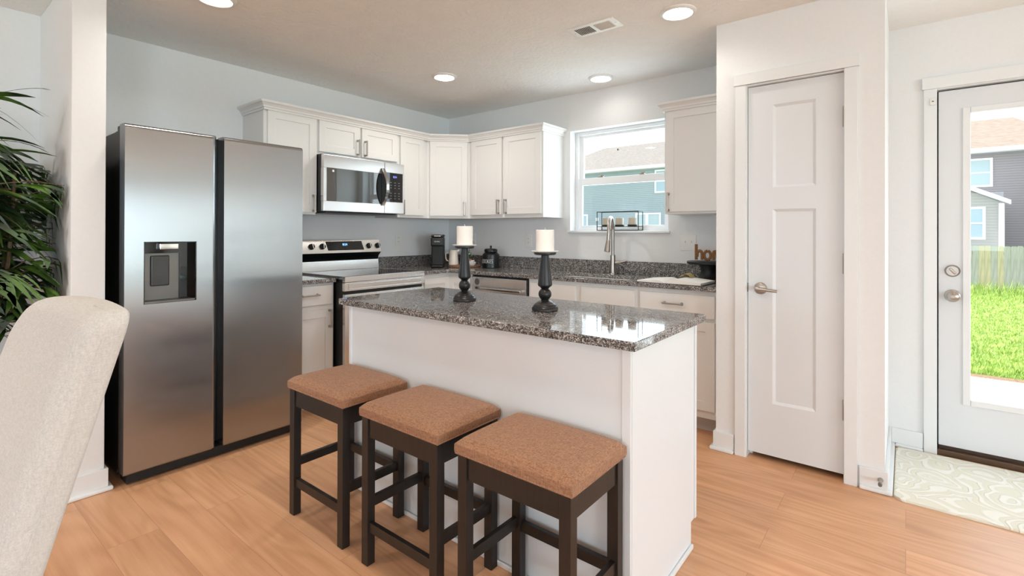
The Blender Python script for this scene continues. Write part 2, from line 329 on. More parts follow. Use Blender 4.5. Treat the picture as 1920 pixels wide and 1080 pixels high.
class MB:
    """collects shapes, then links them as ONE mesh object"""
    def __init__(s): s.bm = bmesh.new()
    def _add(s, t, mat=None):
        if mat is not None: bmesh.ops.transform(t, matrix=mat, verts=t.verts)
        me = bpy.data.meshes.new('tmp'); t.to_mesh(me); t.free(); s.bm.from_mesh(me); bpy.data.meshes.remove(me)
        return s
    def box(s, x0, x1, y0, y1, z0, z1, bev=0.0, seg=2, mat=None):
        t = bmesh.new(); bmesh.ops.create_cube(t, size=1.0)
        for v in t.verts:
            v.co = Vector(((x0 + x1) / 2 + v.co.x * (x1 - x0), (y0 + y1) / 2 + v.co.y * (y1 - y0), (z0 + z1) / 2 + v.co.z * (z1 - z0)))
        if bev > 0:
            bev = min(bev, 0.49 * min(abs(x1 - x0), abs(y1 - y0), abs(z1 - z0)))
            bmesh.ops.bevel(t, geom=t.edges[:], offset=bev, segments=seg, profile=0.5, affect='EDGES')
        return s._add(t, mat)
    def cyl(s, p0, p1, r0, r1=None, n=24, caps=True):
        p0 = Vector(p0); p1 = Vector(p1); d = p1 - p0; r1 = r0 if r1 is None else r1
        t = bmesh.new(); bmesh.ops.create_cone(t, cap_ends=caps, segments=n, radius1=r0, radius2=r1, depth=d.length)
        q = d.to_track_quat('Z', 'Y').to_matrix().to_4x4(); q.translation = (p0 + p1) / 2
        return s._add(t, q)
    def sphere(s, c, r, sc=(1, 1, 1), n=20):
        t = bmesh.new(); bmesh.ops.create_uvsphere(t, u_segments=n, v_segments=n // 2, radius=r)
        q = Matrix.Diagonal((*sc, 1)); q.translation = Vector(c)
        return s._add(t, q)
    def lathe(s, prof, c=(0, 0, 0), n=32, axis=None):
        t = bmesh.new(); rings = []
        for r, z in prof:
            if r < 1e-5: rings.append([t.verts.new((0, 0, z))])
            else: rings.append([t.verts.new((r * cos(2 * pi * k / n), r * sin(2 * pi * k / n), z)) for k in range(n)])
        for a, b in zip(rings, rings[1:]):
            for k in range(n):
                k2 = (k + 1) % n
                if len(a) == 1 and len(b) == 1: continue
                if len(a) == 1: t.faces.new((a[0], b[k2], b[k]))
                elif len(b) == 1: t.faces.new((a[k], a[k2], b[0]))
                else: t.faces.new((a[k], a[k2], b[k2], b[k]))
        bmesh.ops.recalc_face_normals(t, faces=t.faces[:])
        q = Matrix.Identity(4)
        if axis is not None: q = Vector(axis).to_track_quat('Z', 'Y').to_matrix().to_4x4()
        q.translation = Vector(c)
        return s._add(t, q)
    def prism(s, poly, axis, a0, a1, bev=0.0, seg=2):
        """poly in the two other axes (cyclic order: x->(y,z), y->(x,z), z->(x,y)), extruded along axis"""
        t = bmesh.new()
        def P(u, v, w):
            return {'x': (w, u, v), 'y': (u, w, v), 'z': (u, v, w)}[axis]
        A = [t.verts.new(P(u, v, a0)) for u, v in poly]; B = [t.verts.new(P(u, v, a1)) for u, v in poly]
        t.faces.new(A); t.faces.new(B[::-1])
        k = len(poly)
        for i in range(k): t.faces.new((A[i], B[i], B[(i + 1) % k], A[(i + 1) % k]))
        bmesh.ops.recalc_face_normals(t, faces=t.faces[:])
        if bev > 0:
            bmesh.ops.bevel(t, geom=t.edges[:], offset=bev, segments=seg, profile=0.5, affect='EDGES')
        return s._add(t)
    def tube(s, pts, r, n=10, closed=False):
        pts = [Vector(p) for p in pts]; t = bmesh.new(); rings = []; L = len(pts)
        rad = r if isinstance(r, (list, tuple)) else [r] * L
        up = None
        for i, p in enumerate(pts):
            if closed: d = pts[(i + 1) % L] - pts[i - 1]
            else: d = pts[min(i + 1, L - 1)] - pts[max(i - 1, 0)]
            d.normalize()
            if up is None: up = d.orthogonal().normalized()
            up = (up - d * up.dot(d)).normalized(); w = d.cross(up)
            rings.append([t.verts.new(p + (up * cos(2 * pi * k / n) + w * sin(2 * pi * k / n)) * rad[i]) for k in range(n)])
        rng = range(L) if closed else range(L - 1)
        for i in rng:
            a = rings[i]; b = rings[(i + 1) % L]
            for k in range(n): t.faces.new((a[k], a[(k + 1) % n], b[(k + 1) % n], b[k]))
        if not closed: t.faces.new(rings[0][::-1]); t.faces.new(rings[-1])
        bmesh.ops.recalc_face_normals(t, faces=t.faces[:])
        return s._add(t)
    def quad(s, *pts):
        vs = [s.bm.verts.new(p) for p in pts]; s.bm.faces.new(vs); return s
    def build(s, name, mat, parent=None, smooth=True, loc=None, rotz=None):
        me = bpy.data.meshes.new(name); s.bm.normal_update(); s.bm.to_mesh(me); s.bm.free()
        me.materials.append(mat)
        if smooth:
            for p in me.polygons: p.use_smooth = True
            me.set_sharp_from_angle(angle=radians(35))
        o = bpy.data.objects.new(name, me); COL.objects.link(o)
        if smooth:
            wn_ = o.modifiers.new('weighted_normals', 'WEIGHTED_NORMAL'); wn_.keep_sharp = True; wn_.weight = 90
        if parent is not None: o.parent = parent
        if loc is not None: o.location = loc
        if rotz is not None: o.rotation_euler = (0, 0, rotz)
        return o

def tag(o, label=None, cat=None, group=None, kind=None):
    if label: o['label'] = label
    if cat: o['category'] = cat
    if group: o['group'] = group
    if kind: o['kind'] = kind
    return o
def thing(name, label, cat, loc=(0, 0, 0), rotz=0.0, group=None):
    o = bpy.data.objects.new(name, None); o.empty_display_size = 0.05; COL.objects.link(o)
    o.location = loc; o.rotation_euler = (0, 0, rotz)
    return tag(o, label, cat, group)
def struct(mb, name, mat, **kw):
    o = mb.build(name, mat, **kw); o['kind'] = 'structure'; return o
def copy_tree(o, parent=None):
    c = o.copy(); COL.objects.link(c)
    if parent is not None: c.parent = parent
    for ch in list(o.children): copy_tree(ch, c)
    return c
def text_mesh(txt, size, depth=0.0006, thin=0.0):
    cu = bpy.data.curves.new('lettering', 'FONT'); cu.body = txt; cu.size = size; cu.extrude = depth; cu.offset = thin * size
    cu.align_x = 'CENTER'; cu.align_y = 'CENTER'
    o = bpy.data.objects.new('lettering', cu); COL.objects.link(o)
    bpy.context.view_layer.update()
    me = bpy.data.meshes.new_from_object(o.evaluated_get(bpy.context.evaluated_depsgraph_get()))
    bpy.data.objects.remove(o); bpy.data.curves.remove(cu)
    return me
def text_part(name, txt, size, mat, parent, fn, sx=1.0, thin=0.0):
    """fn maps (u, v, w) = (right, up, out of the surface) to a local point"""
    me = text_mesh(txt, size, thin=thin)
    for v in me.vertices: v.co = fn(v.co.x * sx, v.co.y, v.co.z + 0.0006)
    me.materials.clear(); me.materials.append(mat); me.name = name
    o = bpy.data.objects.new(name, me); COL.objects.link(o); o.parent = parent
    return o

# ------------------------------------------------------------------ measured planes
XA, YB, H = -3.775, 3.680, 2.438          # left kitchen wall, back wall, ceiling height
XE, YS = 6.60, -6.50                       # east and south walls of the open living area
PX0, PX1, PY = -0.856, -0.078, 2.9725      # pantry box
EPS = 0.0005

# ------------------------------------------------------------------ room shell
struct(MB().box(XA - 0.3, XE + 0.14, YS - 0.14, YB + 0.16, -0.12, 0.0), 'floor', M['floor'], smooth=False)
struct(MB().box(XA - 0.3, XE + 0.3, YS - 0.3, YB + 0.3, H, H + 0.3), 'ceiling', M['ceiling'], smooth=False)
struct(MB().box(XA - 0.14, XA, YS - 0.14, YB + 0.14, 0, H), 'wall_left', M['wall'], smooth=False)
WX0, WX1, WZ0, WZ1 = -2.279, -1.410, 1.258, 2.120
DX0, DX1, DZ1 = 0.118, 1.090, 2.060
b = MB()
b.box(XA, WX0, YB, YB + 0.14, 0, H).box(WX0, WX1, YB, YB + 0.14, 0, WZ0).box(WX0, WX1, YB, YB + 0.14, WZ1, H)
b.box(WX1, DX0, YB, YB + 0.14, 0, H).box(DX0, DX1, YB, YB + 0.14, DZ1, H).box(DX1, 1.75, YB, YB + 0.14, 0, H).box(6.30, XE + 0.14, YB, YB + 0.14, 0, H).box(1.75, 6.30, YB, YB + 0.14, 0, 0.45).box(1.75, 6.30, YB, YB + 0.14, 2.05, H)
struct(b, 'wall_back', M['wall'], smooth=False)
b = MB()
for y0, y1 in ((YS - 0.14, -5.1), (-3.3, -2.2), (1.4, 1.95), (3.55, YB)): b.box(XE, XE + 0.14, y0, y1, 0, H)
b.box(XE, XE + 0.14, 1.95, 3.55, 0, 0.45).box(XE, XE + 0.14, 1.95, 3.55, 2.05, H)
b.box(XE, XE + 0.14, -5.1, -3.3, 0, 0.6).box(XE, XE + 0.14, -5.1, -3.3, 2.3, H).box(XE, XE + 0.14, -2.2, 1.4, 2.08, H)
struct(b, 'wall_right', M['wall'], smooth=False)
b = MB()
for x0, x1 in ((XA, -3.05), (-1.55, -0.8), (1.6, XE)): b.box(x0, x1, YS - 0.14, YS, 0, H)
for x0, x1 in ((-3.05, -1.55), (-0.8, 1.6)): b.box(x0, x1, YS - 0.14, YS, 0, 0.85).box(x0, x1, YS - 0.14, YS, 2.15, H)
struct(b, 'wall_front', M['wall'], smooth=False)
# stub wall beside the refrigerator
SX, SY0, SY1 = -3.012, 0.525, 0.652
struct(MB().box(XA, SX, SY0, SY1, 0, H, 0.004), 'wall_stub', M['wall'])
# pantry walls (door opening cut out)
PD0, PD1, PDT = -0.698, -0.238, 2.062
b = MB()
b.box(PX0, PD0, PY, PY + 0.1, 0, H).box(PD1, PX1, PY, PY + 0.1, 0, H).box(PD0, PD1, PY, PY + 0.1, PDT, H)
b.box(PX0, PX0 + 0.09, PY + 0.1, YB, 0, H).box(PX1 - 0.1, PX1, PY + 0.1, YB, 0, H)
struct(b, 'wall_pantry', M['wall'], smooth=False)

def base_run(mb, ax, p, sgn, a0, a1, e0=0, e1=0, h=0.105):
    """baseboard with shoe moulding: ax 'x' runs along x at y=p facing sgn; e0/e1 = +1 outside, -1 inside corner at that end"""
    for th, z0, z1, bv in ((0.013, 0.019, h, 0.003), (0.030, 0, 0.0195, 0.007)):
        lo, hi = (p, p + sgn * th) if sgn > 0 else (p + sgn * th, p)
        c0, c1 = a0 - e0 * th, a1 + e1 * th
        if ax == 'x': mb.box(c0, c1, lo, hi, z0, z1, bv)
        else: mb.box(lo, hi, c0, c1, z0, z1, bv)
b = MB(); base_run(b, 'y', SX, 1, SY0, SY1, 1, 1); base_run(b, 'x', SY0, -1, XA, SX); base_run(b, 'x', SY1, 1, XA + 0.7, SX)
struct(b, 'baseboard_stub', M['trim'])
b = MB(); base_run(b, 'x', PY, -1, PX0, -0.757, 1, 0); base_run(b, 'x', PY, -1, -0.178, PX1, 0, 1); base_run(b, 'y', PX1, 1, PY, YB); base_run(b, 'y', PX0, -1, PY, PY + 0.19)
struct(b, 'baseboard_pantry', M['trim'])
b = MB(); base_run(b, 'x', YB, -1, PX1, 0.078, -1, 0); base_run(b, 'x', YB, -1, 1.135, XE)
struct(b, 'baseboard_back', M['trim'])
b = MB(); base_run(b, 'y', XA, 1, YS, SY0, 0, -1); base_run(b, 'x', YS, 1, XA, XE, -1, 0)
struct(b, 'baseboard_left', M['trim'])

# ------------------------------------------------------------------ pantry door
def casing(mb, x0, x1, zt, yf, leg=0.055, head=0.06, over=0.008, th=0.017, foot=0.0):
    """craftsman casing on a wall facing -y at y=yf; x0,x1 inner edges"""
    mb.box(x0 - leg, x0, yf - th, yf, foot, zt, 0.0025).box(x1, x1 + leg, yf - th, yf, foot, zt, 0.0025)
    mb.box(x0 - leg - over, x1 + leg + over, yf - th - 0.006, yf, zt, zt + head, 0.0025)
b = MB(); casing(b, PD0 + 0.002, PD1 - 0.002, PDT + 0.002, PY)
b.box(PD0, PD0 + 0.006, PY - 0.01, PY + 0.1, 0, PDT - 0.006).box(PD1 - 0.004, PD1, PY - 0.01, PY + 0.1, 0, PDT - 0.006).box(PD0, PD1, PY - 0.01, PY + 0.1, PDT - 0.006, PDT)
b.box(PD0 + 0.006, PD0 + 0.02, PY + 0.07, PY + 0.1, 0, PDT)
struct(b, 'trim_pantry', M['trim'])
pd = thing('door_1', None, None, (0, 0, 0)); pd['kind'] = 'structure'
YD = 2.990
dl, dr, dbm, dt = -0.6895, -0.2445, 0.032, 2.0525
px = (-0.566, -0.364)
b = MB()
b.box(dl, px[0], YD, YD + 0.035, dbm, dt).box(px[1], dr, YD, YD + 0.035, dbm, dt)
for z0, z1 in ((dbm, 0.315), (1.372, 1.490), (1.940, dt)): b.box(px[0], px[1], YD, YD + 0.035, z0, z1)
for z0, z1 in ((0.315, 1.372), (1.490, 1.940)):      # sloped sticking and flat panel
    g = 0.014; d = 0.009
    o_ = [(px[0], YD, z0), (px[1], YD, z0), (px[1], YD, z1), (px[0], YD, z1)]
    i_ = [(px[0] + g, YD + d, z0 + g), (px[1] - g, YD + d, z0 + g), (px[1] - g, YD + d, z1 - g), (px[0] + g, YD + d, z1 - g)]
    for k in range(4): b.quad(o_[k], o_[(k + 1) % 4], i_[(k + 1) % 4], i_[k])
    b.quad(*i_)
b.build('door_slab', M['door'], pd)
hb = MB(); hx, hz = -0.632, 0.938
hb.lathe([(0, 0.012), (0.018, 0.012), (0.030, 0.008), (0.033, 0.0), (0.033, -0.002)], (hx + 0.006, YD, hz), axis=(0, -1, 0))
hb.cyl((hx, YD, hz), (hx, YD - 0.048, hz), 0.010)
hb.tube([(hx - 0.010, YD - 0.05, hz + 0.001), (hx + 0.02, YD - 0.052, hz), (hx + 0.06, YD - 0.05, hz - 0.004), (hx + 0.095, YD - 0.045, hz - 0.007)], [0.011, 0.010, 0.0085, 0.008], 12)
hb.build('door_handle', M['nickel'], pd)
for z in (1.83, 1.09, 0.355):
    h_ = MB(); h_.cyl((dr + 0.003, YD - 0.006, z - 0.046), (dr + 0.003, YD - 0.006, z + 0.046), 0.0065, n=12)
    h_.box(dr - 0.004, dr + 0.006, YD - 0.004, YD + 0.004, z - 0.045, z + 0.045)
    for k in (-0.047, 0.047): h_.sphere((dr + 0.003, YD - 0.006, z + k), 0.007)
    h_.build('hinge', M['nickel'], pd)
MB().box(PD0 + 0.002, PD0 + 0.009, YD - 0.004, YD + 0.004, 0.915, 0.965).build('strike_plate', M['grille'], pd)
ds = thing('door_stop', 'small nickel spring door stop on baseboard at pantry corner', 'door stop', (-0.094, PY - 0.0135, 0.062))
MB().lathe([(0, 0), (0.011, 0), (0.011, 0.003), (0.007, 0.012), (0.0055, 0.02), (0.0055, 0.05), (0, 0.05)], axis=(0, -1, 0)).build('shaft', M['nickel'], ds)
MB().cyl((0, -0.05, 0), (0, -0.064, 0), 0.009, 0.008).build('bumper', M['grey_pl'], ds)

# ------------------------------------------------------------------ exterior glass door
b = MB(); casing(b, 0.138, 1.068, 2.058, YB, leg=0.058, head=0.066)
b.box(DX0, 0.138, YB - 0.002, YB + 0.14, 0, 2.053).box(1.068, DX1, YB - 0.002, YB + 0.14, 0, 2.053).box(DX0, DX1, YB - 0.002, YB + 0.14, 2.053, DZ1)
struct(b, 'trim_exterior_door', M['trim'])
struct(MB().box(DX0, DX1, YB - 0.005, YB + 0.17, 0.0, 0.032, 0.004), 'trim_threshold', pmat('bronze_sill', (98, 78, 62), 0.4, 0.5))
ed = thing('door_2', None, None); ed['kind'] = 'structure'
EY = 3.702; e0, e1, eb, et = 0.1455, 1.062, 0.052, 2.044
gx0, gx1, gz0, gz1 = 0.278, 0.930, 0.328, 1.907
b = MB(); b.box(e0, gx0, EY, EY + 0.042, eb, et).box(gx1, e1, EY, EY + 0.042, eb, et).box(gx0, gx1, EY, EY + 0.042, eb, gz0).box(gx0, gx1, EY, EY + 0.042, gz1, et)
b.build('door_slab', M['door'], ed)
b = MB()
for x0, x1, z0, z1 in ((gx0 - 0.032, gx0 + 0.001, gz0 - 0.032, gz1 + 0.032), (gx1 - 0.001, gx1 + 0.032, gz0 - 0.032, gz1 + 0.032), (gx0 + 0.001, gx1 - 0.001, gz0 - 0.032, gz0 + 0.001), (gx0 + 0.001, gx1 - 0.001, gz1 - 0.001, gz1 + 0.032)):
    b.box(x0, x1, EY - 0.009, EY + 0.05, z0, z1, 0.004)
b.build('glass_frame', M['trim'], ed)
MB().box(gx0 - 0.004, gx1 + 0.004, EY + 0.018, EY + 0.022, gz0 - 0.004, gz1 + 0.004).build('glass_pane', M['glass'], ed)
MB().box(0.134, e0 + 0.008, EY + 0.0425, EY + 0.06, 0.033, 2.053).box(e1 - 0.008, 1.072, EY + 0.0425, EY + 0.06, 0.033, 2.053).box(0.134, 1.072, EY + 0.0425, EY + 0.06, et - 0.008, 2.053).build('weather_strip', M['rubber'], ed)
MB().box(e0, e1, EY + 0.004, EY + 0.04, 0.033, eb).build('weather_sweep', pmat('brown_sweep', (70, 52, 40), 0.8), ed)
b = MB(); b.lathe([(0, 0.011), (0.026, 0.011), (0.033, 0.004), (0.034, 0.0)], (0.204, EY, 1.034), axis=(0, -1, 0)); b.cyl((0.204, EY - 0.01, 1.034), (0.204, EY - 0.018, 1.034), 0.02)
b.box(-0.006, 0.006, -0.034, -0.014, -0.019, 0.019, 0.003, mat=Matrix.Translation((0.204, EY, 1.034)) @ Matrix.Rotation(radians(-38), 4, 'Y'))
b.build('deadbolt', M['nickel'], ed)
b = MB(); b.lathe([(0, 0.009), (0.024, 0.009), (0.034, 0.003), (0.035, 0.0)], (0.204, EY, 0.895), axis=(0, -1, 0)); b.cyl((0.204, EY, 0.895), (0.204, EY - 0.035, 0.895), 0.011)
b.lathe([(0, 0.0), (0.017, 0.001), (0.026, 0.008), (0.028, 0.018), (0.022, 0.027), (0.012, 0.03)], (0.204, EY - 0.060, 0.895), axis=(0, 1, 0)); b.cyl((0.204, EY - 0.058, 0.895), (0.204, EY - 0.063, 0.895), 0.009)
b.build('door_knob', M['nickel'], ed)
se = thing('door_sensor', 'small white alarm sensor at top corner of exterior door casing', 'sensor', (0.119, YB - 0.0172, 1.985))
MB().box(-0.012, 0.012, -0.012, 0, -0.02, 0.02, 0.003).build('housing', M['white'], se)
MB().box(-0.004, 0.004, -0.0135, -0.0115, -0.003, 0.003).build('indicator', M['grey_pl'], se)

# ------------------------------------------------------------------ kitchen window
wn = thing('window_1', None, None); wn['kind'] = 'structure'
wy = YB + 0.09
b = MB()
for x0, x1, z0, z1 in ((WX0, WX0 + 0.028, WZ0, WZ1), (WX1 - 0.028, WX1, WZ0, WZ1), (WX0 + 0.028, WX1 - 0.028, WZ1 - 0.03, WZ1), (WX0 + 0.028, WX1 - 0.028, WZ0, WZ0 + 0.022)):
    b.box(x0, x1, wy, wy + 0.055, z0, z1, 0.003)
b.build('window_frame', M['vinyl'], wn)
def sash(name, z0, z1, yy, rb, rt, st=0.040):
    xa, xb = WX0 + 0.026, WX1 - 0.026
    s_ = MB(); s_.box(xa, xa + st, yy, yy + 0.022, z0, z1, 0.003).box(xb - st, xb, yy, yy + 0.022, z0, z1, 0.003)
    s_.box(xa + st, xb - st, yy, yy + 0.022, z0, z0 + rb, 0.003).box(xa + st, xb - st, yy, yy + 0.022, z1 - rt, z1, 0.003)
    o = s_.build(name, M['vinyl'], wn)
    MB().box(xa + st - 0.003, xb - st + 0.003, yy + 0.009, yy + 0.012, z0 + rb - 0.003, z1 - rt + 0.003).build('glass_pane', M['glass'], o)
    return o
sash('upper_sash', 1.660, 2.094, wy + 0.028, 0.045, 0.026)
lo = sash('lower_sash', 1.276, 1.715, wy + 0.004, 0.03, 0.062)
for x in (-2.035, -1.665):
    MB().box(x - 0.022, x + 0.022, wy + 0.004, wy + 0.026, 1.715, 1.724, 0.002).cyl((x, wy + 0.016, 1.722), (x, wy + 0.016, 1.732), 0.009).box(x - 0.004, x + 0.03, wy + 0.011, wy + 0.02, 1.727, 1.735, 0.002).build('sash_lock', pmat('tan_latch', (150, 138, 124), 0.4), lo)
MB().box(WX0 - 0.018, WX1 + 0.018, YB - 0.026, YB, 1.240, 1.259, 0.005).box(WX0 + EPS, WX1 - EPS, YB - 0.002, wy, WZ0 - 0.012, WZ0 + 0.003).build('window_sill', M['trim'], wn)

# unseen living-room glazing, invented to supply daylight and bright reflections
def big_window(name, axis, p, a0, a1, z0, z1, mull):
    w_ = thing(name, None, None); w_['kind'] = 'structure'
    f_ = MB(); t = 0.05
    segs = [(a0, a0 + t, z0, z1), (a1 - t, a1, z0, z1), (a0 + t, a1 - t, z0, z0 + t), (a0 + t, a1 - t, z1 - t, z1)] + [(m_ - 0.035, m_ + 0.035, z0 + t, z1 - t) for m_ in mull]
    for s0, s1, q0, q1 in segs:
        if axis == 'y': f_.box(p, p + 0.05, s0, s1, q0, q1)
        else: f_.box(s0, s1, p - 0.05, p, q0, q1)
    f_.build('window_frame', M['vinyl'], w_)
    g_ = MB()
    if axis == 'y': g_.box(p + 0.02, p + 0.026, a0 + t, a1 - t, z0 + t, z1 - t)
    else: g_.box(a0 + t, a1 - t, p - 0.03, p - 0.024, z0 + t, z1 - t)
    g_.build('glass_pane', M['glass'], w_)
big_window('added_window_2', 'y', XE + 0.05, -2.2, 1.4, 0.02, 2.08, (-1.0, 0.2))
big_window('added_window_3', 'y', XE + 0.05, -5.1, -3.3, 0.6, 2.3, (-4.2,))
big_window('added_window_7', 'y', XE + 0.05, 1.95, 3.55, 0.45, 2.05, (2.75,))
big_window('added_window_6', 'x', YB + 0.12, 1.75, 6.30, 0.45, 2.05, (2.9, 4.0, 5.15))
big_window('added_window_4', 'x', YS - 0.05, -0.8, 1.6, 0.85, 2.15, (0.4,))
big_window('added_window_5', 'x', YS - 0.05, -3.05, -1.55, 0.85, 2.15, (-2.3,))

def sheer(name, label, axis, p, a0, a1, z0, z1):
    t = bmesh.new(); n = 420; cols = []
    for i in range(n + 1):
        a = a0 + (a1 - a0) * i / n; o_ = p + 0.018 * sin(i * 0.9)
        cols.append([t.verts.new((o_, a, z) if axis == 'y' else (a, o_, z)) for z in (z0, z1)])
    for c, d in zip(cols, cols[1:]): t.faces.new((c[0], d[0], d[1], c[1]))
    tag(MB()._add(t).build(name, M['sheer']), label, 'curtain')
sheer('added_sheer_curtain', 'added unseen white sheer curtain on the east wall, bright for reflections', 'y', XE - 0.04, 1.85, 3.62, 0.42, 2.12)  # put in out of view as a bright surface for the refrigerator
sheer('added_sheer_curtain', 'added unseen white sheer curtain beyond the glass door, bright for reflections', 'x', YB - 0.04, 1.62, 6.42, 0.42, 2.12)  # added glowing backdrop mirrored in the refrigerator doors

# ------------------------------------------------------------------ cabinet building blocks (local frame faces -y)
def shaker(x0, x1, z0, z1, rail=0.056, t=0.019, rec=0.007):
    s_ = MB()
    s_.box(x0, x0 + rail, -t, 0, z0, z1, 0.0018).box(x1 - rail, x1, -t, 0, z0, z1, 0.0018)
    s_.box(x0 + rail - 0.001, x1 - rail + 0.001, -t, 0, z0, z0 + rail, 0.0012).box(x0 + rail - 0.001, x1 - rail + 0.001, -t, 0, z1 - rail, z1, 0.0012)
    s_.box(x0 + rail - 0.002, x1 - rail + 0.002, -t + rec, -0.001, z0 + rail - 0.002, z1 - rail + 0.002)
    return s_
def slab(x0, x1, z0, z1, t=0.019):
    return MB().box(x0, x1, -t, 0, z0, z1, 0.004)
def pull(parent, x, z, vertical=True, L=0.128, t=0.019, mat=None):
    p_ = MB(); h = L / 2
    for k in (-1, 1):
        a = (x, -t, z + k * (h - 0.008)) if vertical else (x + k * (h - 0.008), -t, z)
        e = (a[0], -t - 0.028, a[2])
        p_.cyl(a, e, 0.0075, 0.0055, 12); p_.cyl((a[0], -t, a[2]), (a[0], -t - 0.004, a[2]), 0.0095, 0.0085, 12)
    if vertical: p_.box(x - 0.0055, x + 0.0055, -t - 0.034, -t - 0.025, z - h, z + h, 0.003)
    else: p_.box(x - h, x + h, -t - 0.034, -t - 0.025, z - 0.0055, z + 0.0055, 0.003)
    return p_.build('handle', mat or M['nickel'], parent)
def cabinet(name, label, loc, rotz, w, z0, z1, depth, doors, group, kick=False, bodypoly=None):
    """doors: (kind, x0, x1, z0, z1, pull or None); pull = (x, z, vertical)"""
    t = thing(name, label, 'cabinet', loc, rotz, group)
    if bodypoly is None:
        zb = 0.1 if kick else z0
        MB().box(0, w, 0, depth, zb, z1).build('body', M['cab'], t, smooth=False)
        if kick: MB().box(0.0, w, 0.076, depth, 0, 0.1).build('toe_kick', M['kick'], t, smooth=False)
    else:
        MB().prism(bodypoly, 'z', z0, z1).build('body', M['cab'], t, smooth=False)
    for kind, x0, x1, a, c, pl in doors:
        d = (slab if kind in ('drawer', 'false_front') else shaker)(x0, x1, a, c).build(kind, M['cab'], t)
        if pl: pull(d, *pl)
    return t
R90, R45 = pi / 2, pi / 4
UZ0, UZ1 = 1.372, 2.100
XU, YU = -3.457, 3.374
GU = 'white wall cabinets'; GB = 'white base cabinets'
# wall cabinets along the left wall (local x = world y, local y = toward the wall)
cabinet('wall_cabinet', 'tall white wall cabinet beside the refrigerator, left of the microwave', (XU, 1.603, 0), R90, 0.387, UZ0, UZ1, 0.3175,
        [('door', 0.022, 0.384, 1.388, 2.088, (0.357, 1.455, True))], GU)
cabinet('wall_cabinet', 'short white two-door wall cabinet above the microwave', (XU, 1.990, 0), R90, 0.762, 1.826, UZ1, 0.3175,
        [('door', 0.018, 0.374, 1.848, 2.088, (0.347, 1.918, True)), ('door', 0.390, 0.748, 1.848, 2.088, (0.418, 1.918, True))], GU)
cabinet('wall_cabinet', 'narrow white wall cabinet right of the microwave', (XU, 2.752, 0), R90, 0.343, UZ0, UZ1, 0.3175,
        [('door', 0.020, 0.284, 1.395, 2.088, (0.040, 1.462, True))], GU)
# diagonal corner cabinet
L45 = math.hypot(0.276, 0.279)
def to45(x, y):
    dx, dy = x - XU, y - 3.095
    return (dx * cos(R45) + dy * sin(R45), -dx * sin(R45) + dy * cos(R45))
poly = [to45(*p) for p in ((XU, 3.095), (-3.181, YU), (-3.181, YB), (XA, YB), (XA, 3.095))]
cabinet('corner_wall_cabinet', 'white diagonal wall cabinet in the room corner', (XU, 3.095, 0), R45, L45, UZ0, UZ1, 0.3,
        [('door', 0.024, L45 - 0.024, 1.395, 2.088, (L45 - 0.052, 1.462, True))], GU, bodypoly=poly)
cabinet('wall_cabinet', 'white two-door wall cabinet left of the window', (-3.181, YU, 0), 0, 0.832, UZ0, UZ1, YB - YU,
        [('door', 0.030, 0.396, 1.402, 2.088, (0.366, 1.470, True)), ('door', 0.420, 0.818, 1.402, 2.088, (0.450, 1.470, True))], GU)
cabinet('wall_cabinet', 'white wall cabinet right of the window, against the pantry wall', (-1.318, YU, 0), 0, PX0 + 1.318 - 0.002, UZ0, UZ1, YB - YU,
        [('door', 0.014, 0.440, 1.388, 2.088, (0.034, 1.455, True))], GU)
# crown mouldings
def crown(path, name, label):
    """path: cabinet-face polyline (world x,y), room on the left-hand side when walking; mitred profile sweep"""
    prof = [(0.0, 2.082), (0.008, 2.082), (0.010, 2.094), (0.016, 2.098), (0.018, 2.108), (0.030, 2.122), (0.040, 2.128), (0.042, 2.142), (0.0, 2.142)]
    t = bmesh.new(); pts = [Vector(p) for p in path]; rings = []
    for i, p in enumerate(pts):
        d1 = (pts[i] - pts[i - 1]).normalized() if i > 0 else None
        d2 = (pts[i + 1] - pts[i]).normalized() if i < len(pts) - 1 else None
        n1 = Vector((d1.y, -d1.x)) if d1 else None; n2 = Vector((d2.y, -d2.x)) if d2 else None
        if n1 and n2:
            mvec = (n1 + n2).normalized(); mvec = mvec / max(0.3, mvec.dot(n1))
        else: mvec = n1 or n2
        rings.append([t.verts.new((p.x + mvec.x * o_, p.y + mvec.y * o_, z_)) for o_, z_ in prof])
    k = len(prof)
    for a, c in zip(rings, rings[1:]):
        for j in range(k): t.faces.new((a[j], a[(j + 1) % k], c[(j + 1) % k], c[j]))
    t.faces.new(rings[0]); t.faces.new(rings[-1][::-1])
    bmesh.ops.recalc_face_normals(t, faces=t.faces[:])
    o = MB()._add(t).build(name, M['cab'], smooth=False)
    return tag(o, label, 'crown moulding')
fw = 0.0195
crown([(XA, 1.603), (XU + fw, 1.603), (XU + fw, 3.095 - fw * 0.414), (-3.181 + fw * 0.414, YU - fw), (-2.349, YU - fw), (-2.349, YB)], 'crown_moulding', 'long white crown moulding over the corner run of wall cabinets')
crown([(-1.318, YB), (-1.318, YU - fw), (PX0, YU - fw)], 'crown_moulding', 'short white crown moulding over the cabinet right of the window')

# base cabinets
BX, BY = -3.215, 3.139                    # face-frame planes
CXF, CYF = -3.182, 3.106                   # counter front edges
cabinet('base_cabinet', 'white base cabinet with drawer between refrigerator and range', (BX, 1.640, 0), R90, 0.350, 0, 0.884, BX - XA, [
    ('drawer', 0.016, 0.334, 0.732, 0.868, (0.160, 0.806, False)), ('door', 0.016, 0.334, 0.125, 0.700, (0.308, 0.632, True))], GB, kick=True)
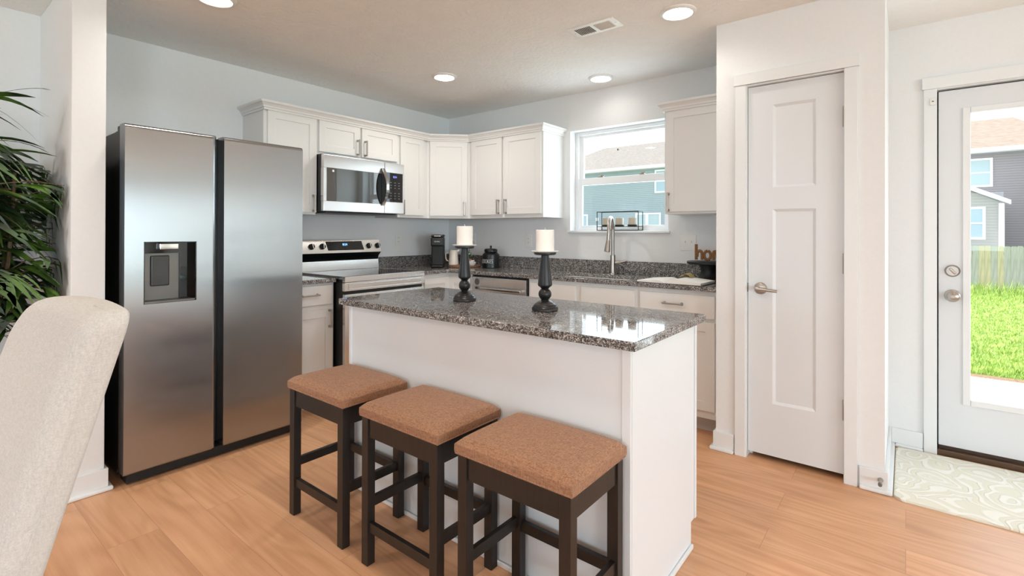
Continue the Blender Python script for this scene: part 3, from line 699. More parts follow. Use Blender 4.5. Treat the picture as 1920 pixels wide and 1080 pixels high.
# lazy-susan corner cabinet: L shaped body, two door leaves meeting in the corner
lc = thing('corner_base_cabinet', 'white corner base cabinet right of the range with folding doors', 'cabinet', (0, 0, 0), 0, GB)
IN = 0.002
MB().prism([(XA + IN, 2.742), (BX, 2.742), (BX, BY), (-2.935, BY), (-2.935, YB - IN), (XA + IN, YB - IN)], 'z', 0.1, 0.884).build('body', M['cab'], lc, smooth=False)
MB().prism([(XA + IN, 2.742), (BX - 0.076, 2.742), (BX - 0.076, BY + 0.076), (-2.935, BY + 0.076), (-2.935, YB - IN), (XA + IN, YB - IN)], 'z', 0.0, 0.1).build('toe_kick', M['kick'], lc, smooth=False)
d1 = shaker(0.028, 0.385, 0.125, 0.850).build('door', M['cab'], lc, loc=(BX, 2.742, 0), rotz=R90); pull(d1, 0.062, 0.780)
d2 = shaker(0.005, 0.262, 0.125, 0.850).build('door', M['cab'], lc, loc=(BX + 0.012, BY, 0))
cabinet('sink_base_cabinet', 'white sink base cabinet with two false drawer fronts under the window', (-2.318, BY, 0), 0, 0.908, 0, 0.884, YB - BY, [
    ('false_front', 0.022, 0.432, 0.715, 0.856, None), ('false_front', 0.477, 0.888, 0.715, 0.856, None),
    ('door', 0.022, 0.432, 0.125, 0.690, (0.404, 0.62, True)), ('door', 0.477, 0.888, 0.125, 0.690, (0.505, 0.62, True))], GB, kick=True)
cabinet('base_cabinet', 'white base cabinet with one drawer against the pantry wall', (-1.409, BY, 0), 0, 0.551, 0, 0.884, YB - BY, [
    ('drawer', 0.020, 0.502, 0.715, 0.856, (0.246, 0.793, False)), ('door', 0.020, 0.502, 0.150, 0.692, (0.052, 0.62, True))], GB, kick=True)

# ------------------------------------------------------------------ countertops
SKX0, SKX1, SKY0, SKY1 = -2.215, -1.480, 3.185, 3.535
def rounded_rect(x0, x1, y0, y1, r, n=6):
    out = []
    for cx_, cy_, a0 in ((x1 - r, y1 - r, 0), (x0 + r, y1 - r, 90), (x0 + r, y0 + r, 180), (x1 - r, y0 + r, 270)):
        for k in range(n + 1):
            a = radians(a0 + 90 * k / n); out.append((cx_ + r * cos(a), cy_ + r * sin(a)))
    return out
ct = thing('countertop', 'L-shaped speckled granite countertop with undermount sink cutout', 'countertop')
def slab_with_hole():
    t = bmesh.new()
    fil = [(CXF + 0.05 - 0.05 * cos(radians(a)), CYF - 0.05 + 0.05 * sin(radians(a))) for a in (0, 22.5, 45, 67.5, 90)]
    outer = [(XA, 2.748), (CXF, 2.748)] + fil + [(PX0, CYF), (PX0, YB), (XA, YB)]
    hole = rounded_rect(SKX0, SKX1, SKY0, SKY1, 0.06)
    for z, flip in ((0.914, False), (0.884, True)):
        vo = [t.verts.new((x, y, z)) for x, y in outer]; vh = [t.verts.new((x, y, z)) for x, y in hole]
        ed_ = [t.edges.new((vo[i], vo[(i + 1) % len(vo)])) for i in range(len(vo))] + [t.edges.new((vh[i], vh[(i + 1) % len(vh)])) for i in range(len(vh))]
        bmesh.ops.triangle_fill(t, use_beauty=True, use_dissolve=False, edges=ed_)
        if z > 0.9: top = (vo, vh)
        else: bot = (vo, vh)
    for A, B in zip(top, bot):
        for i in range(len(A)):
            j = (i + 1) % len(A); t.faces.new((A[i], B[i], B[j], A[j]))
    bmesh.ops.recalc_face_normals(t, faces=t.faces[:])
    return t
sl = MB()._add(slab_with_hole()).build('slab', M['granite'], ct)
sl.modifiers.clear(); bv = sl.modifiers.new('edge', 'BEVEL'); bv.width = 0.003; bv.segments = 2; bv.limit_method = 'ANGLE'; bv.angle_limit = radians(60); sl.modifiers.new('weighted_normals', 'WEIGHTED_NORMAL').keep_sharp = True
for nm, bx in (('backsplash', (XA + EPS, XA + 0.020, 2.748, YB - 0.0005)), ('backsplash', (XA + 0.020, PX0 - 0.0205, YB - 0.020, YB - EPS)), ('side_splash', (PX0 - 0.020, PX0 - EPS, CYF + 0.002, YB - 0.0005))):
    MB().box(*bx, 0.9141, 1.017, 0.002).build(nm, M['granite'], ct)
ct2 = thing('countertop', 'small speckled granite countertop piece between refrigerator and range', 'countertop')
MB().box(XA, CXF, 1.640, 1.993, 0.884, 0.914, 0.003).build('slab', M['granite'], ct2)
MB().box(XA + EPS, XA + 0.020, 1.640, 1.993, 0.9141, 1.017, 0.002).build('backsplash', M['granite'], ct2)

# sink and faucet
sk = thing('sink', 'stainless undermount kitchen sink below the window', 'sink', ((SKX0 + SKX1) / 2, (SKY0 + SKY1) / 2, 0))
def sink_mb():
    t = bmesh.new(); hw, hd = (SKX1 - SKX0) / 2, (SKY1 - SKY0) / 2
    prev = None
    for off, z, r in ((0.03, 0.8835, 0.07), (-0.006, 0.8835, 0.06), (-0.008, 0.72, 0.055), (-0.03, 0.70, 0.05)):
        ring = [t.verts.new((x, y, z)) for x, y in rounded_rect(-hw - off, hw + off, -hd - off, hd + off, r)]
        if prev:
            for i in range(len(ring)):
                j = (i + 1) % len(ring); t.faces.new((prev[i], prev[j], ring[j], ring[i]))
        prev = ring
    t.faces.new(prev); return t
so = MB()._add(sink_mb()).build('basin', M['steel'], sk)
MB().lathe([(0.04, 0.701), (0.036, 0.703), (0.02, 0.702), (0, 0.7015)]).build('drain', M['chrome'], sk)
fc = thing('faucet', 'brushed nickel pull-down gooseneck faucet at the sink', 'faucet', (-1.826, 3.592, 0.9142), radians(24))
MB().lathe([(0, 0), (0.030, 0), (0.030, 0.004), (0.024, 0.012), (0.021, 0.07), (0.0205, 0.15), (0.018, 0.152), (0, 0.152)]).build('base', M['nickel'], fc)
neck = [(0, 0, 0.15), (0, 0, 0.345)]
for k in range(1, 12):
    a = radians(180 * k / 11); rr = 0.085
    neck.append((-0.022 * (1 - cos(a)) / 2, -rr + rr * cos(a), 0.345 + rr * 1.2 * sin(a)))
neck.append((-0.023, -0.171, 0.305))
MB().tube(neck, 0.0135, 14).build('neck', M['nickel'], fc)
MB().cyl((-0.023, -0.171, 0.31), (-0.025, -0.172, 0.275), 0.0145, 0.0155).cyl((-0.025, -0.172, 0.272), (-0.034, -0.178, 0.185), 0.0155, 0.024).cyl((-0.034, -0.178, 0.185), (-0.0345, -0.1783, 0.182), 0.021, 0.020).build('spray_head', M['nickel'], fc)
MB().cyl((0.015, 0, 0.092), (0.045, 0, 0.092), 0.013).tube([(0.04, 0, 0.092), (0.07, -0.004, 0.098), (0.108, -0.010, 0.108)], [0.011, 0.009, 0.007]).tube([(0.045, 0, 0.086), (0.07, -0.002, 0.074), (0.085, -0.003, 0.066)], [0.007, 0.004, 0.002]).build('lever', M['nickel'], fc)

# ------------------------------------------------------------------ dishwasher
dw = thing('dishwasher', 'stainless dishwasher under the back counter', 'dishwasher', (-2.933, 3.118, 0))
MB().box(0.006, 0.609, 0.03, 0.555, 0.10, 0.880).build('body', M['black'], dw, smooth=False)
MB().box(0.006, 0.609, 0.08, 0.5, 0.0, 0.10).build('toe_panel', M['black'], dw, smooth=False)
MB().box(0.014, 0.596, 0.0, 0.03, 0.115, 0.788, 0.003).box(0.014, 0.596, 0.002, 0.03, 0.787, 0.866, 0.003).build('door_panel', M['steel'], dw)
b = MB(); b.box(0.090, 0.572, -0.042, -0.022, 0.765, 0.789, 0.006)
for x in (0.11, 0.552): b.box(x - 0.014, x + 0.014, -0.03, 0.001, 0.768, 0.786, 0.003)
b.build('handle', M['chrome'], dw)
MB().lathe([(0, 0.002), (0.026, 0.002), (0.028, 0.0)], (0.078, 0.002, 0.825), axis=(0, -1, 0)).build('badge', M['grey_pl'], dw)
dw.children[-1].scale = (1.0, 1.0, 1.0)

# ------------------------------------------------------------------ range
RX, RY = -3.088, 2.002; RW = 0.738
rg = thing('range', 'freestanding stainless electric range with black glass cooktop', 'stove', (RX, RY, 0), R90)
dpt = RX - XA - 0.004
MB().box(0, RW, 0.035, dpt, 0.02, 0.905).build('body', M['black'], rg, smooth=False)
ck = MB().box(0.004, RW - 0.004, 0.02, dpt - 0.06, 0.905, 0.9245, 0.002).build('cooktop', M['cookglass'], rg)
for x, y, r in ((0.19, 0.17, 0.10), (0.55, 0.17, 0.085), (0.19, 0.43, 0.08), (0.55, 0.43, 0.10)):
    MB().lathe([(r, 0.92455), (r - 0.003, 0.92455)], (x, y, 0.0001), 40).build('burner_ring', M['grey_pl'], ck)
MB().box(0, RW, 0.0, 0.034, 0.886, 0.926, 0.003).box(0, 0.006, 0.03, dpt - 0.06, 0.905, 0.926).box(RW - 0.006, RW, 0.03, dpt - 0.06, 0.905, 0.926).build('cooktop_trim', M['steel'], rg)
b = MB().box(0, RW, 0.004, 0.036, 0.822, 0.884, 0.004)
for x0, x1, z0, z1 in ((0.03, RW - 0.03, 0.868, 0.873), (0.03, RW - 0.03, 0.834, 0.839), (0.03, 0.036, 0.834, 0.873), (RW - 0.036, RW - 0.03, 0.834, 0.873)): b.box(x0, x1, -0.001, 0.01, z0, z1, 0.002)
b.build('front_panel', M['steel'], rg)
od = MB().box(0.003, RW - 0.003, 0.004, 0.036, 0.215, 0.800, 0.004).build('oven_door', M['steel'], rg)
MB().box(0.07, RW - 0.07, 0.0025, 0.01, 0.29, 0.66, 0.002).build('oven_window', M['blackglass'], od)
b = MB().box(0.0, RW, -0.048, -0.020, 0.745, 0.783, 0.008)
for x in (0.02, RW - 0.02): b.box(x - 0.016, x + 0.016, -0.03, 0.005, 0.750, 0.778, 0.003)
b.build('handle', M['steel'], od)
MB().box(0.003, RW - 0.003, 0.004, 0.036, 0.05, 0.205, 0.004).build('storage_drawer', M['steel'], rg)
# backguard
y0 = dpt - 0.102
def bgp(u, t, w=0.0):                       # point on the tilted control face; u along, t 0..1 up
    return Vector((u, y0 + 0.034 * t - 0.954 * w, 1.070 + 0.108 * t + 0.300 * w))
bgd = MB().prism([(y0, 1.070), (y0 + 0.034, 1.178), (dpt, 1.178), (dpt, 1.070)], 'x', 0.004, RW + 0.005, 0.002).build('backguard', M['steel'], rg)
MB().prism([(y0 + 0.004, 1.0695), (dpt, 1.0695), (dpt, 1.004), (y0 + 0.05, 1.004), (y0 + 0.04, 1.035)], 'x', 0.006, RW + 0.004).build('vent_strip', M['black'], rg)
MB().prism([(y0 + 0.045, 1.0035), (dpt, 1.0035), (dpt, 0.926), (y0 + 0.035, 0.926)], 'x', 0.004, RW + 0.004).build('lower_backguard', M['steel'], rg)
b = MB(); uu = (0.214, 0.556, 0.570, 0.226)
P4 = [bgp(0.214, 0.86), bgp(0.552, 0.88), bgp(0.566, 0.20), bgp(0.228, 0.20)]
P5 = [p + Vector((0, -0.0030, 0.001)) for p in P4]
b.quad(*P5)
for k in range(4): b.quad(P4[k], P4[(k + 1) % 4], P5[(k + 1) % 4], P5[k])
dsp = b.build('control_display', M['blackglass'], rg, smooth=False)
text_part('clock_digits', '8:24', 0.026, M['led'], dsp, lambda u, v, w: bgp(0.386 + u, 0.62 + v / 0.113, w + 0.0034))
for u in (0.086, 0.180, 0.622, 0.712):
    kb = MB(); nrm = Vector((0, -0.954, 0.300)); c = bgp(u, 0.50)
    kb.lathe([(0.0245, 0.0), (0.0245, 0.004), (0.022, 0.016), (0.020, 0.018), (0, 0.018)], c, 28, axis=nrm)
    ko = kb.build('knob', M['black'], rg)
    q = Matrix.Translation(c + nrm * 0.019) @ nrm.to_track_quat('Z', 'Y').to_matrix().to_4x4() @ Matrix.Rotation(radians(random.choice((-8, 6, 10))), 4, 'Z')
    MB().box(-0.0045, 0.0045, -0.020, 0.020, -0.002, 0.010, 0.002, mat=q).build('knob_grip', M['chrome'], ko)

# ------------------------------------------------------------------ microwave
MX, MY0, MW = -3.352, 1.992, 0.748
mw = thing('microwave', 'stainless over-the-range microwave under the short wall cabinet', 'microwave', (MX, MY0, 0), R90)
MB().box(0.0, MW, 0.038, MX - XA - 0.003, 1.398, 1.822).build('body', M['black'], mw, smooth=False)
MB().box(0.05, MW - 0.05, 0.05, 0.35, 1.388, 1.398).build('vent_panel', M['grille'], mw, smooth=False)
dw0 = 0.545
b = MB().box(0.0, dw0, 0.0, 0.036, 1.720, 1.818, 0.004).box(0.0, dw0, 0.0, 0.036, 1.398, 1.474, 0.004)
b.box(0.0, 0.024, 0.0, 0.036, 1.474, 1.720).box(0.53, dw0, 0.0, 0.036, 1.474, 1.720)
md = b.build('door', M['steel'], mw)
MB().box(0.022, 0.532, 0.002, 0.03, 1.472, 1.722).build('door_window', M['mirrorglass'], md, smooth=False)
MB().box(0.072, 0.088, 0.0012, 0.003, 1.692, 1.708).build('sticker', M['white'], md, smooth=False)
# bowed handle: black web inside a steel outer band
arc = []
for k in range(17):
    a = -1 + 2 * k / 16; arc.append((-0.058 * (1 - a * a) - 0.004, 1.612 + 0.152 * a))
MB().prism([(0.0, 1.46)] + arc + [(0.0, 1.764)], 'x', 0.516, 0.534).build('handle_web', M['black'], md)
hbm = MB(); t = bmesh.new(); rows = []
for yv, zv in arc: rows.append([t.verts.new((x_, yv + o_, zv)) for x_, o_ in ((0.512, 0), (0.514, -0.007), (0.538, -0.007), (0.540, 0))])
for a, c in zip(rows, rows[1:]):
    for j in range(4): t.faces.new((a[j], a[(j + 1) % 4], c[(j + 1) % 4], c[j]))
t.faces.new(rows[0]); t.faces.new(rows[-1][::-1]); bmesh.ops.recalc_face_normals(t, faces=t.faces[:])
hbm._add(t).build('handle', M['chrome'], md)
b = MB().box(dw0 + 0.002, MW, 0.0, 0.036, 1.735, 1.818, 0.004).box(dw0 + 0.002, MW, 0.0, 0.036, 1.398, 1.494, 0.004)
b.box(MW - 0.016, MW, 0.0, 0.036, 1.494, 1.735).box(dw0 + 0.002, dw0 + 0.018, 0.0, 0.036, 1.494, 1.735)
cp = b.build('control_panel', M['steel'], mw)
kp = MB().box(dw0 + 0.015, MW - 0.013, 0.002, 0.03, 1.490, 1.738).build('keypad', M['blackglass'], mw, smooth=False)
text_part('clock_digits', '8:24', 0.022, M['led2'], kp, lambda u, v, w: Vector((0.652 + u, 0.002 - w, 1.703 + v)))
b = MB()
for r_ in range(7):
    for c_ in range(3):
        if r_ == 3: continue
        x = 0.610 + c_ * 0.042; z = 1.655 - r_ * 0.022; MB().box(x - 0.008, x + 0.008, 0.0008, 0.003, z - 0.0025, z + 0.0025).build('key', M['grey_pl'], kp, smooth=False)

# ------------------------------------------------------------------ refrigerator
FX, FY0 = -2.940, 0.708; FW_ = 0.898; FT, FB = 1.7665, 0.062
fr = thing('refrigerator', 'tall stainless side-by-side refrigerator with dispenser in left door', 'refrigerator', (FX, FY0, 0), R90)
MB().box(0.004, FW_ - 0.004, 0.125, FX - XA - 0.03, 0.035, 1.742, 0.004).build('body', M['darkmetal'], fr)
for x in (0.03, FW_ - 0.13): MB().box(x, x + 0.10, 0.125, 0.30, 1.7425, 1.763, 0.006).build('hinge_cover', M['darkmetal'], fr)
MB().box(0.02, FW_ - 0.02, 0.035, 0.13, 0.010, 0.058).build('kick_grille', M['blackmatte'], fr, smooth=False)
for x in (0.06, FW_ - 0.06):
    for y in (0.15, 0.62): MB().cyl((x, y, 0.0), (x, y, 0.036), 0.02).build('foot', M['rubber'], fr)
def dprof(z0, z1, y1=0.085, r=0.024, top=True, bot=True):
    p_ = [(y1, z0)]
    p_ += [(0.006, z0), (0, z0 + 0.006)] if bot else [(0, z0)]
    if top:
        for k in range(9):
            a = radians(90 * k / 8); p_.append((r - r * cos(a), z1 - r + r * sin(a)))
    else: p_.append((0, z1))
    p_.append((y1, z1)); return p_
dx0, dx1, dz0, dz1 = 0.078, 0.310, 0.880, 1.190
b = MB()
b.prism(dprof(FB, FT), 'x', 0.0, dx0).prism(dprof(FB, FT), 'x', dx1, 0.389)
b.prism(dprof(dz1, FT, bot=False), 'x', dx0, dx1).prism(dprof(FB, dz0, top=False), 'x', dx0, dx1)
b.box(dx0, dx1, 0.080, 0.085, dz0, dz1)
ld = b.build('freezer_door', M['fridge_steel'], fr)
MB().box(0.0, 0.389, 0.0855, 0.122, FB + 0.006, FT - 0.006).build('door_liner', M['darkmetal'], ld, smooth=False)
# curved grip channel along the inner edge of the left door
prof = [(0.3895, 0.006)] + [(0.3895 + 0.030 * sin(radians(a)), 0.006 + 0.062 * (1 - cos(radians(a)))) for a in range(10, 91, 10)] + [(0.4195, 0.122), (0.3895, 0.122)]
MB().prism(prof, 'z', FB + 0.004, FT - 0.002).build('grip_channel', M['fridge_steel'], ld)
b = MB().prism(dprof(FB, FT), 'x', 0.444, FW_)
rd = b.build('fridge_door', M['fridge_steel'], fr)
MB().box(0.441, FW_, 0.0855, 0.122, FB + 0.006, FT - 0.006).build('door_liner', M['darkmetal'], rd, smooth=False)
MB().box(0.42, 0.441, 0.09, 0.122, FB + 0.01, FT - 0.01).build('gasket', M['black'], fr, smooth=False)
# dispenser lining the recess
dp = thing('dispenser', None, None); dp.parent = fr
b = MB()
b.box(dx0, dx0 + 0.004, 0.001, 0.079, dz0, dz1).box(dx1 - 0.005, dx1, 0.001, 0.079, dz0, dz1).box(dx0, dx1, 0.001, 0.079, dz1 - 0.004, dz1)
b.build('recess', M['blackglass'], dp, smooth=False)
MB().box(dx0 + 0.004, dx1 - 0.058, 0.070, 0.079, dz0 + 0.01, dz1 - 0.05, 0.002).box(dx0 + 0.004, dx1 - 0.005, 0.002, 0.079, dz0, dz0 + 0.010, 0.002).build('back_plate', M['grey_pl'], dp)
MB().box(dx1 - 0.058, dx1 - 0.005, 0.060, 0.079, dz0 + 0.01, dz1 - 0.004).box(dx0 + 0.004, dx1 - 0.05, 0.05, 0.079, dz1 - 0.06, dz1 - 0.004).build('side_panel', M['blackglass'], dp, smooth=False)
MB().box(dx0 + 0.045, dx0 + 0.128, 0.060, 0.072, dz0 + 0.082, dz1 - 0.072, 0.006, 3).build('paddle', pmat('smoked_plastic', (58, 58, 59), 0.2), dp)
MB().box(dx0 + 0.072, dx0 + 0.158, 0.022, 0.055, dz1 - 0.042, dz1 - 0.008, 0.005).build('spout', M['chrome'], dp)

# ------------------------------------------------------------------ island
IX0, IX1, IY0, IY1 = -2.190, -0.630, 1.383, 2.052
isl = thing('island', 'white kitchen island base with plain panels behind the stools', 'island', (0, 0, 0))
bx0, bx1, by0, by1 = -2.163, -0.664, 1.430, 2.028
MB().box(bx0, bx1, by0, by1, 0.0, 0.100).build('plinth', M['island'], isl, smooth=False)
isl.children[0].data.transform(Matrix.Identity(4))
for o_ in list(isl.children): bpy.data.objects.remove(o_)
MB().box(bx0 + 0.004, bx1 - 0.004, by0 + 0.004, by1, 0.10, 0.884).box(bx0 + 0.004, bx1 - 0.004, by0 + 0.004, by1 - 0.05, 0.0, 0.10).build('body', M['island'], isl, smooth=False)
MB().box(bx0, bx1 - 0.004, by0, by0 + 0.006, 0.0, 0.884).box(bx1 - 0.030, bx1 + 0.001, by0 - 0.005, by0 + 0.006, 0, 0.884, 0.003).box(bx0, bx0 + 0.02, by0 - 0.005, by0 + 0.004, 0, 0.884, 0.003).build('back_panel', M['island'], isl)
MB().box(bx1 - 0.005, bx1 + 0.001, by0 + 0.006, by1 - 0.020, 0.10, 0.884).box(bx1 - 0.005, bx1 + 0.001, by0 + 0.006, by1 - 0.052, 0.0, 0.10).build('end_panel', M['island'], isl, smooth=False)
MB().box(bx1 - 0.03, bx1 + 0.006, by1 - 0.018, by1, 0.10, 0.884, 0.003).build('face_stile', M['island'], isl)
MB().box(bx0 + 0.02, bx1 - 0.02, by0 - 0.014, by0 - 0.005, 0.0, 0.018, 0.004).box(bx1 + 0.001, bx1 + 0.012, by0, by1 - 0.052, 0.0, 0.018, 0.004).build('shoe_moulding', M['trim'], isl)
for k in range(3):
    x0 = bx0 + 0.02 + k * 0.49
    d = MB(); d = shaker(-(x0 + 0.47), -x0, 0.125, 0.69).build('door', M['cab'], isl, loc=(0, by1, 0), rotz=pi); pull(d, -(x0 + 0.44), 0.62)
    d = slab(-(x0 + 0.47), -x0, 0.715, 0.86).build('drawer', M['cab'], isl, loc=(0, by1, 0), rotz=pi); pull(d, -(x0 + 0.235), 0.79, False)
tag(MB().box(IX0, IX1, IY0, IY1, 0.8845, 0.914, 0.004, 3).build('island_countertop', M['granite']), 'polished speckled granite island top holding two candlesticks', 'countertop')

# ------------------------------------------------------------------ stools
def make_stool(label, x, y):
    t = thing('bar_stool', label, 'stool', (x, y, 0), 0, 'backless stools along the island')
    hw, hd, lw, ld_ = 0.205, 0.1525, 0.037, 0.034
    for sx in (-1, 1):
        for sy in (-1, 1):
            xa, xb = sorted((sx * hw, sx * (hw - lw))); ya, yb = sorted((sy * hd, sy * (hd - ld_)))
            MB().box(xa, xb, ya, yb, 0, 0.552, 0.002).build('leg', M['stoolwood'], t)
    b = MB()
    for sy in (-1, 1):
        ya, yb = sorted((sy * (hd - 0.006), sy * (hd - 0.026))); b.box(-hw + lw, hw - lw, ya, yb, 0.478, 0.552, 0.001)
    for sx in (-1, 1):
        xa, xb = sorted((sx * (hw - 0.006), sx * (hw - 0.026))); b.box(xa, xb, -hd + ld_, hd - ld_, 0.478, 0.552, 0.001)
    b.build('apron', M['stoolwood'], t)
    for sy, z in ((-1, 0.125), (1, 0.192)):
        ya, yb = sorted((sy * (hd - 0.008), sy * (hd - 0.026))); MB().box(-hw + lw - 0.001, hw - lw + 0.001, ya, yb, z, z + 0.036, 0.0015).build('stretcher', M['stoolwood'], t)
    for sx in (-1, 1):
        xa, xb = sorted((sx * (hw - 0.008), sx * (hw - 0.026))); MB().box(xa, xb, -hd + ld_ - 0.001, hd - ld_ + 0.001, 0.206, 0.243, 0.0015).build('stretcher', M['stoolwood'], t)
    # pillowed seat
    g = bmesh.new(); nx, ny = 22, 16; sw, sd = 0.213, 0.158; z0, z1 = 0.552, 0.600
    def se_(i, j):
        u = -1 + 2 * i / nx; v = -1 + 2 * j / ny
        return u, v
    top = {}
    for i in range(nx + 1):
        for j in range(ny + 1):
            u, v = se_(i, j)
            dome = 0.014 * (1 - abs(u) ** 3) * (1 - abs(v) ** 3)
            edge = min((1 - abs(u)) * sw, (1 - abs(v)) * sd); r = 0.016
            drop = 0.0 if edge > r else r - math.sqrt(max(0, r * r - (r - edge) ** 2))
            top[i, j] = g.verts.new((u * sw, v * sd, z1 + dome - drop))
    for i in range(nx):
        for j in range(ny): g.faces.new((top[i, j], top[i + 1, j], top[i + 1, j + 1], top[i, j + 1]))
    per = [(i, 0) for i in range(nx)] + [(nx, j) for j in range(ny)] + [(i, ny) for i in range(nx, 0, -1)] + [(0, j) for j in range(ny, 0, -1)]
    prev = [top[p] for p in per]
    for z, sc in ((0.580, 1.004), (0.562, 1.006), (0.5525, 0.995)):
        ring = [g.verts.new((top[p].co.x * sc, top[p].co.y * sc, z)) for p in per]
        for i in range(len(per)):
            j = (i + 1) % len(per); g.faces.new((prev[i], ring[i], ring[j], prev[j]))
        prev = ring
    g.faces.new(prev); bmesh.ops.recalc_face_normals(g, faces=g.faces[:])
    st = MB()._add(g).build('seat', M['tweed'], t)
    MB().tube([(x_, y_, 0.556) for x_, y_ in rounded_rect(-0.2125, 0.2125, -0.1575, 0.1575, 0.012, 3)], 0.0028, 6, True).build('piping', M['tweed'], st)
    return t
st1 = make_stool('brown tweed bar stool nearest the refrigerator', -1.925, 1.260)
st2 = copy_tree(st1); st2.location = (-1.393, 1.262, 0); st2['label'] = 'middle brown tweed bar stool at the island'
st3 = copy_tree(st1); st3.location = (-0.886, 1.258, 0); st3['label'] = 'brown tweed bar stool at the bright end of the island, farthest from the refrigerator'

# ------------------------------------------------------------------ candlesticks on the island
def candlestick(x, y, s, labels):
    z0 = 0.9142
    t = thing('candlestick', labels[0], 'candlestick', (x, y, z0), 0, 'candlesticks on the island')
    pr = [(0, 0), (0.053, 0), (0.0555, 0.003), (0.055, 0.010), (0.0515, 0.016), (0.049, 0.018), (0.048, 0.022), (0.041, 0.029), (0.037, 0.030), (0.034, 0.034), (0.023, 0.040), (0.0165, 0.043)]
    MB().lathe([(r, z * s) for r, z in pr + [(0, 0.043)]]).build('base', M['blackwood'], t)
    MB().lathe([(0, 0.0425 * s), (0.0155, 0.0425 * s)] + [(0.0275 * sin(radians(a)), (0.0675 - 0.0265 * cos(radians(a))) * s) for a in range(36, 146, 12)] + [(0.0155, 0.091 * s), (0, 0.091 * s)]).build('ball', M['blackwood'], t)
    MB().lathe([(0, 0.0905 * s), (0.016, 0.0905 * s), (0.019, 0.095 * s), (0.0285, 0.102 * s), (0.0302, 0.108 * s), (0.0285, 0.125 * s), (0.0158, 0.228 * s), (0.0158, 0.231 * s), (0, 0.231 * s)]).build('stem', M['blackwood'], t)
    MB().lathe([(0, 0.2305 * s), (0.040, 0.2305 * s), (0.0465, 0.234 * s), (0.0468, 0.241 * s), (0, 0.241 * s)]).build('cup', M['blackwood'], t)
    zt = z0 + 0.241 * s + 0.0003
    p = MB().lathe([(0, 0), (0.048, 0), (0.0585, 0.004), (0.059, 0.006), (0.048, 0.004), (0, 0.003)], (0, 0, 0)).build('candle_plate', M['whiteceramic'], loc=(x, y, zt))
    tag(p, labels[1], 'plate', 'candle plates')
    c = thing('pillar_candle', labels[2], 'candle', (x, y, zt + 0.0042), 0.3, 'pillar candles on the island')
    MB().lathe([(0, 0), (0.037, 0), (0.0385, 0.002), (0.0385, 0.088), (0.037, 0.0905), (0.02, 0.090), (0, 0.089)]).build('wax', M['candle'], c)
    MB().tube([(0, 0, 0.088), (0.001, 0, 0.094), (-0.002, 0, 0.099)], 0.0013, 6).build('wick', M['candle'], c)
candlestick(-1.655, 1.720, 1.085, ('black turned wood candlestick nearer the range', 'small white plate under the candle nearer the range', 'white pillar candle on the candlestick nearer the range'))
candlestick(-1.188, 1.720, 1.01, ('black turned wood candlestick near the middle of the island', 'small white plate under the candle near the island middle', 'white pillar candle on the candlestick near the island middle'))

# ------------------------------------------------------------------ things on the back counter
CZ = 0.9143
kc = thing('coffee_maker', 'slim black pod coffee maker in the counter corner', 'coffee maker', (-3.445, 3.215, CZ), radians(43))
MB().box(-0.057, 0.057, -0.02, 0.20, 0.0, 0.225, 0.012, 3).build('body', M['blackmatte'], kc)
MB().box(-0.054, 0.054, -0.085, 0.0, 0.0, 0.028, 0.010, 3).build('drip_base', M['black'], kc)
hd = MB().box(-0.0585, 0.0585, -0.08, 0.20, 0.2, 0.283, 0.012, 3).build('brew_head', M['black'], kc)
MB().box(-0.0585, 0.0585, -0.078, 0.20, 0.2835, 0.307, 0.012, 3).build('lid', M['grille'], kc)
b = MB().box(-0.03, 0.034, -0.086, -0.03, 0.286, 0.303, 0.006, 3); b.build('lid_handle', M['chrome'], kc)
MB().box(-0.045, 0.045, 0.12, 0.21, 0.03, 0.19, 0.02, 3).build('water_tank', M['blackglass'], kc)
text_part('lettering', 'KEURIG', 0.015, M['white'], hd, lambda u, v, w: Vector((u, -0.0802 - w, 0.243 + v)))
bd = tag(MB().lathe([(0, 0), (0.150, 0), (0.154, 0.004), (0.154, 0.013), (0.150, 0.016), (0, 0.016)], n=48).build('serving_board', M['board'], loc=(-3.325, 3.450, CZ)), 'round wooden serving board holding the pitcher and flowers', 'tray')
BZ = CZ + 0.0163
pt = thing('pitcher', 'cream ceramic pitcher on the wooden serving board', 'pitcher', (-3.425, 3.405, BZ), radians(40))
MB().lathe([(0, 0), (0.046, 0), (0.05, 0.004), (0.046, 0.05), (0.042, 0.10), (0.044, 0.135), (0.047, 0.142), (0.043, 0.142), (0.039, 0.10), (0.043, 0.01), (0, 0.006)]).build('body', M['ceramic'], pt)
MB().tube([(-0.043, 0, 0.115), (-0.066, 0, 0.118), (-0.076, 0, 0.10), (-0.074, 0, 0.06), (-0.062, 0, 0.04), (-0.045, 0, 0.035)], 0.0055).build('handle', M['ceramic'], pt)
MB().tube([(0.040, 0, 0.13), (0.052, 0, 0.142), (0.056, 0, 0.146)], [0.016, 0.010, 0.004]).build('spout', M['ceramic'], pt)
fp = thing('flower_pot', 'small terracotta pot of white flowers on the serving board', 'plant', (-3.300, 3.475, BZ))
MB().lathe([(0, 0), (0.026, 0), (0.034, 0.05), (0.036, 0.052), (0.036, 0.06), (0.032, 0.06), (0.030, 0.05), (0, 0.048)]).build('pot', M['terracotta'], fp)
b = MB(); rs = random.Random(3)
for k in range(44):
    a = rs.uniform(0, 2 * pi); el = rs.uniform(0.15, 1.1); L = rs.uniform(0.05, 0.10)
    d = Vector((cos(a) * sin(el), sin(a) * sin(el), cos(el))); s_ = d.orthogonal().normalized() * 0.005
    p0 = Vector((0, 0, 0.05)); m_ = p0 + d * L * 0.6; e_ = p0 + d * L + Vector((0, 0, -0.01))
    b.quad(p0, m_ - s_, e_, m_ + s_)
b.build('leaves', M['leaf'], fp, smooth=False)
b = MB()
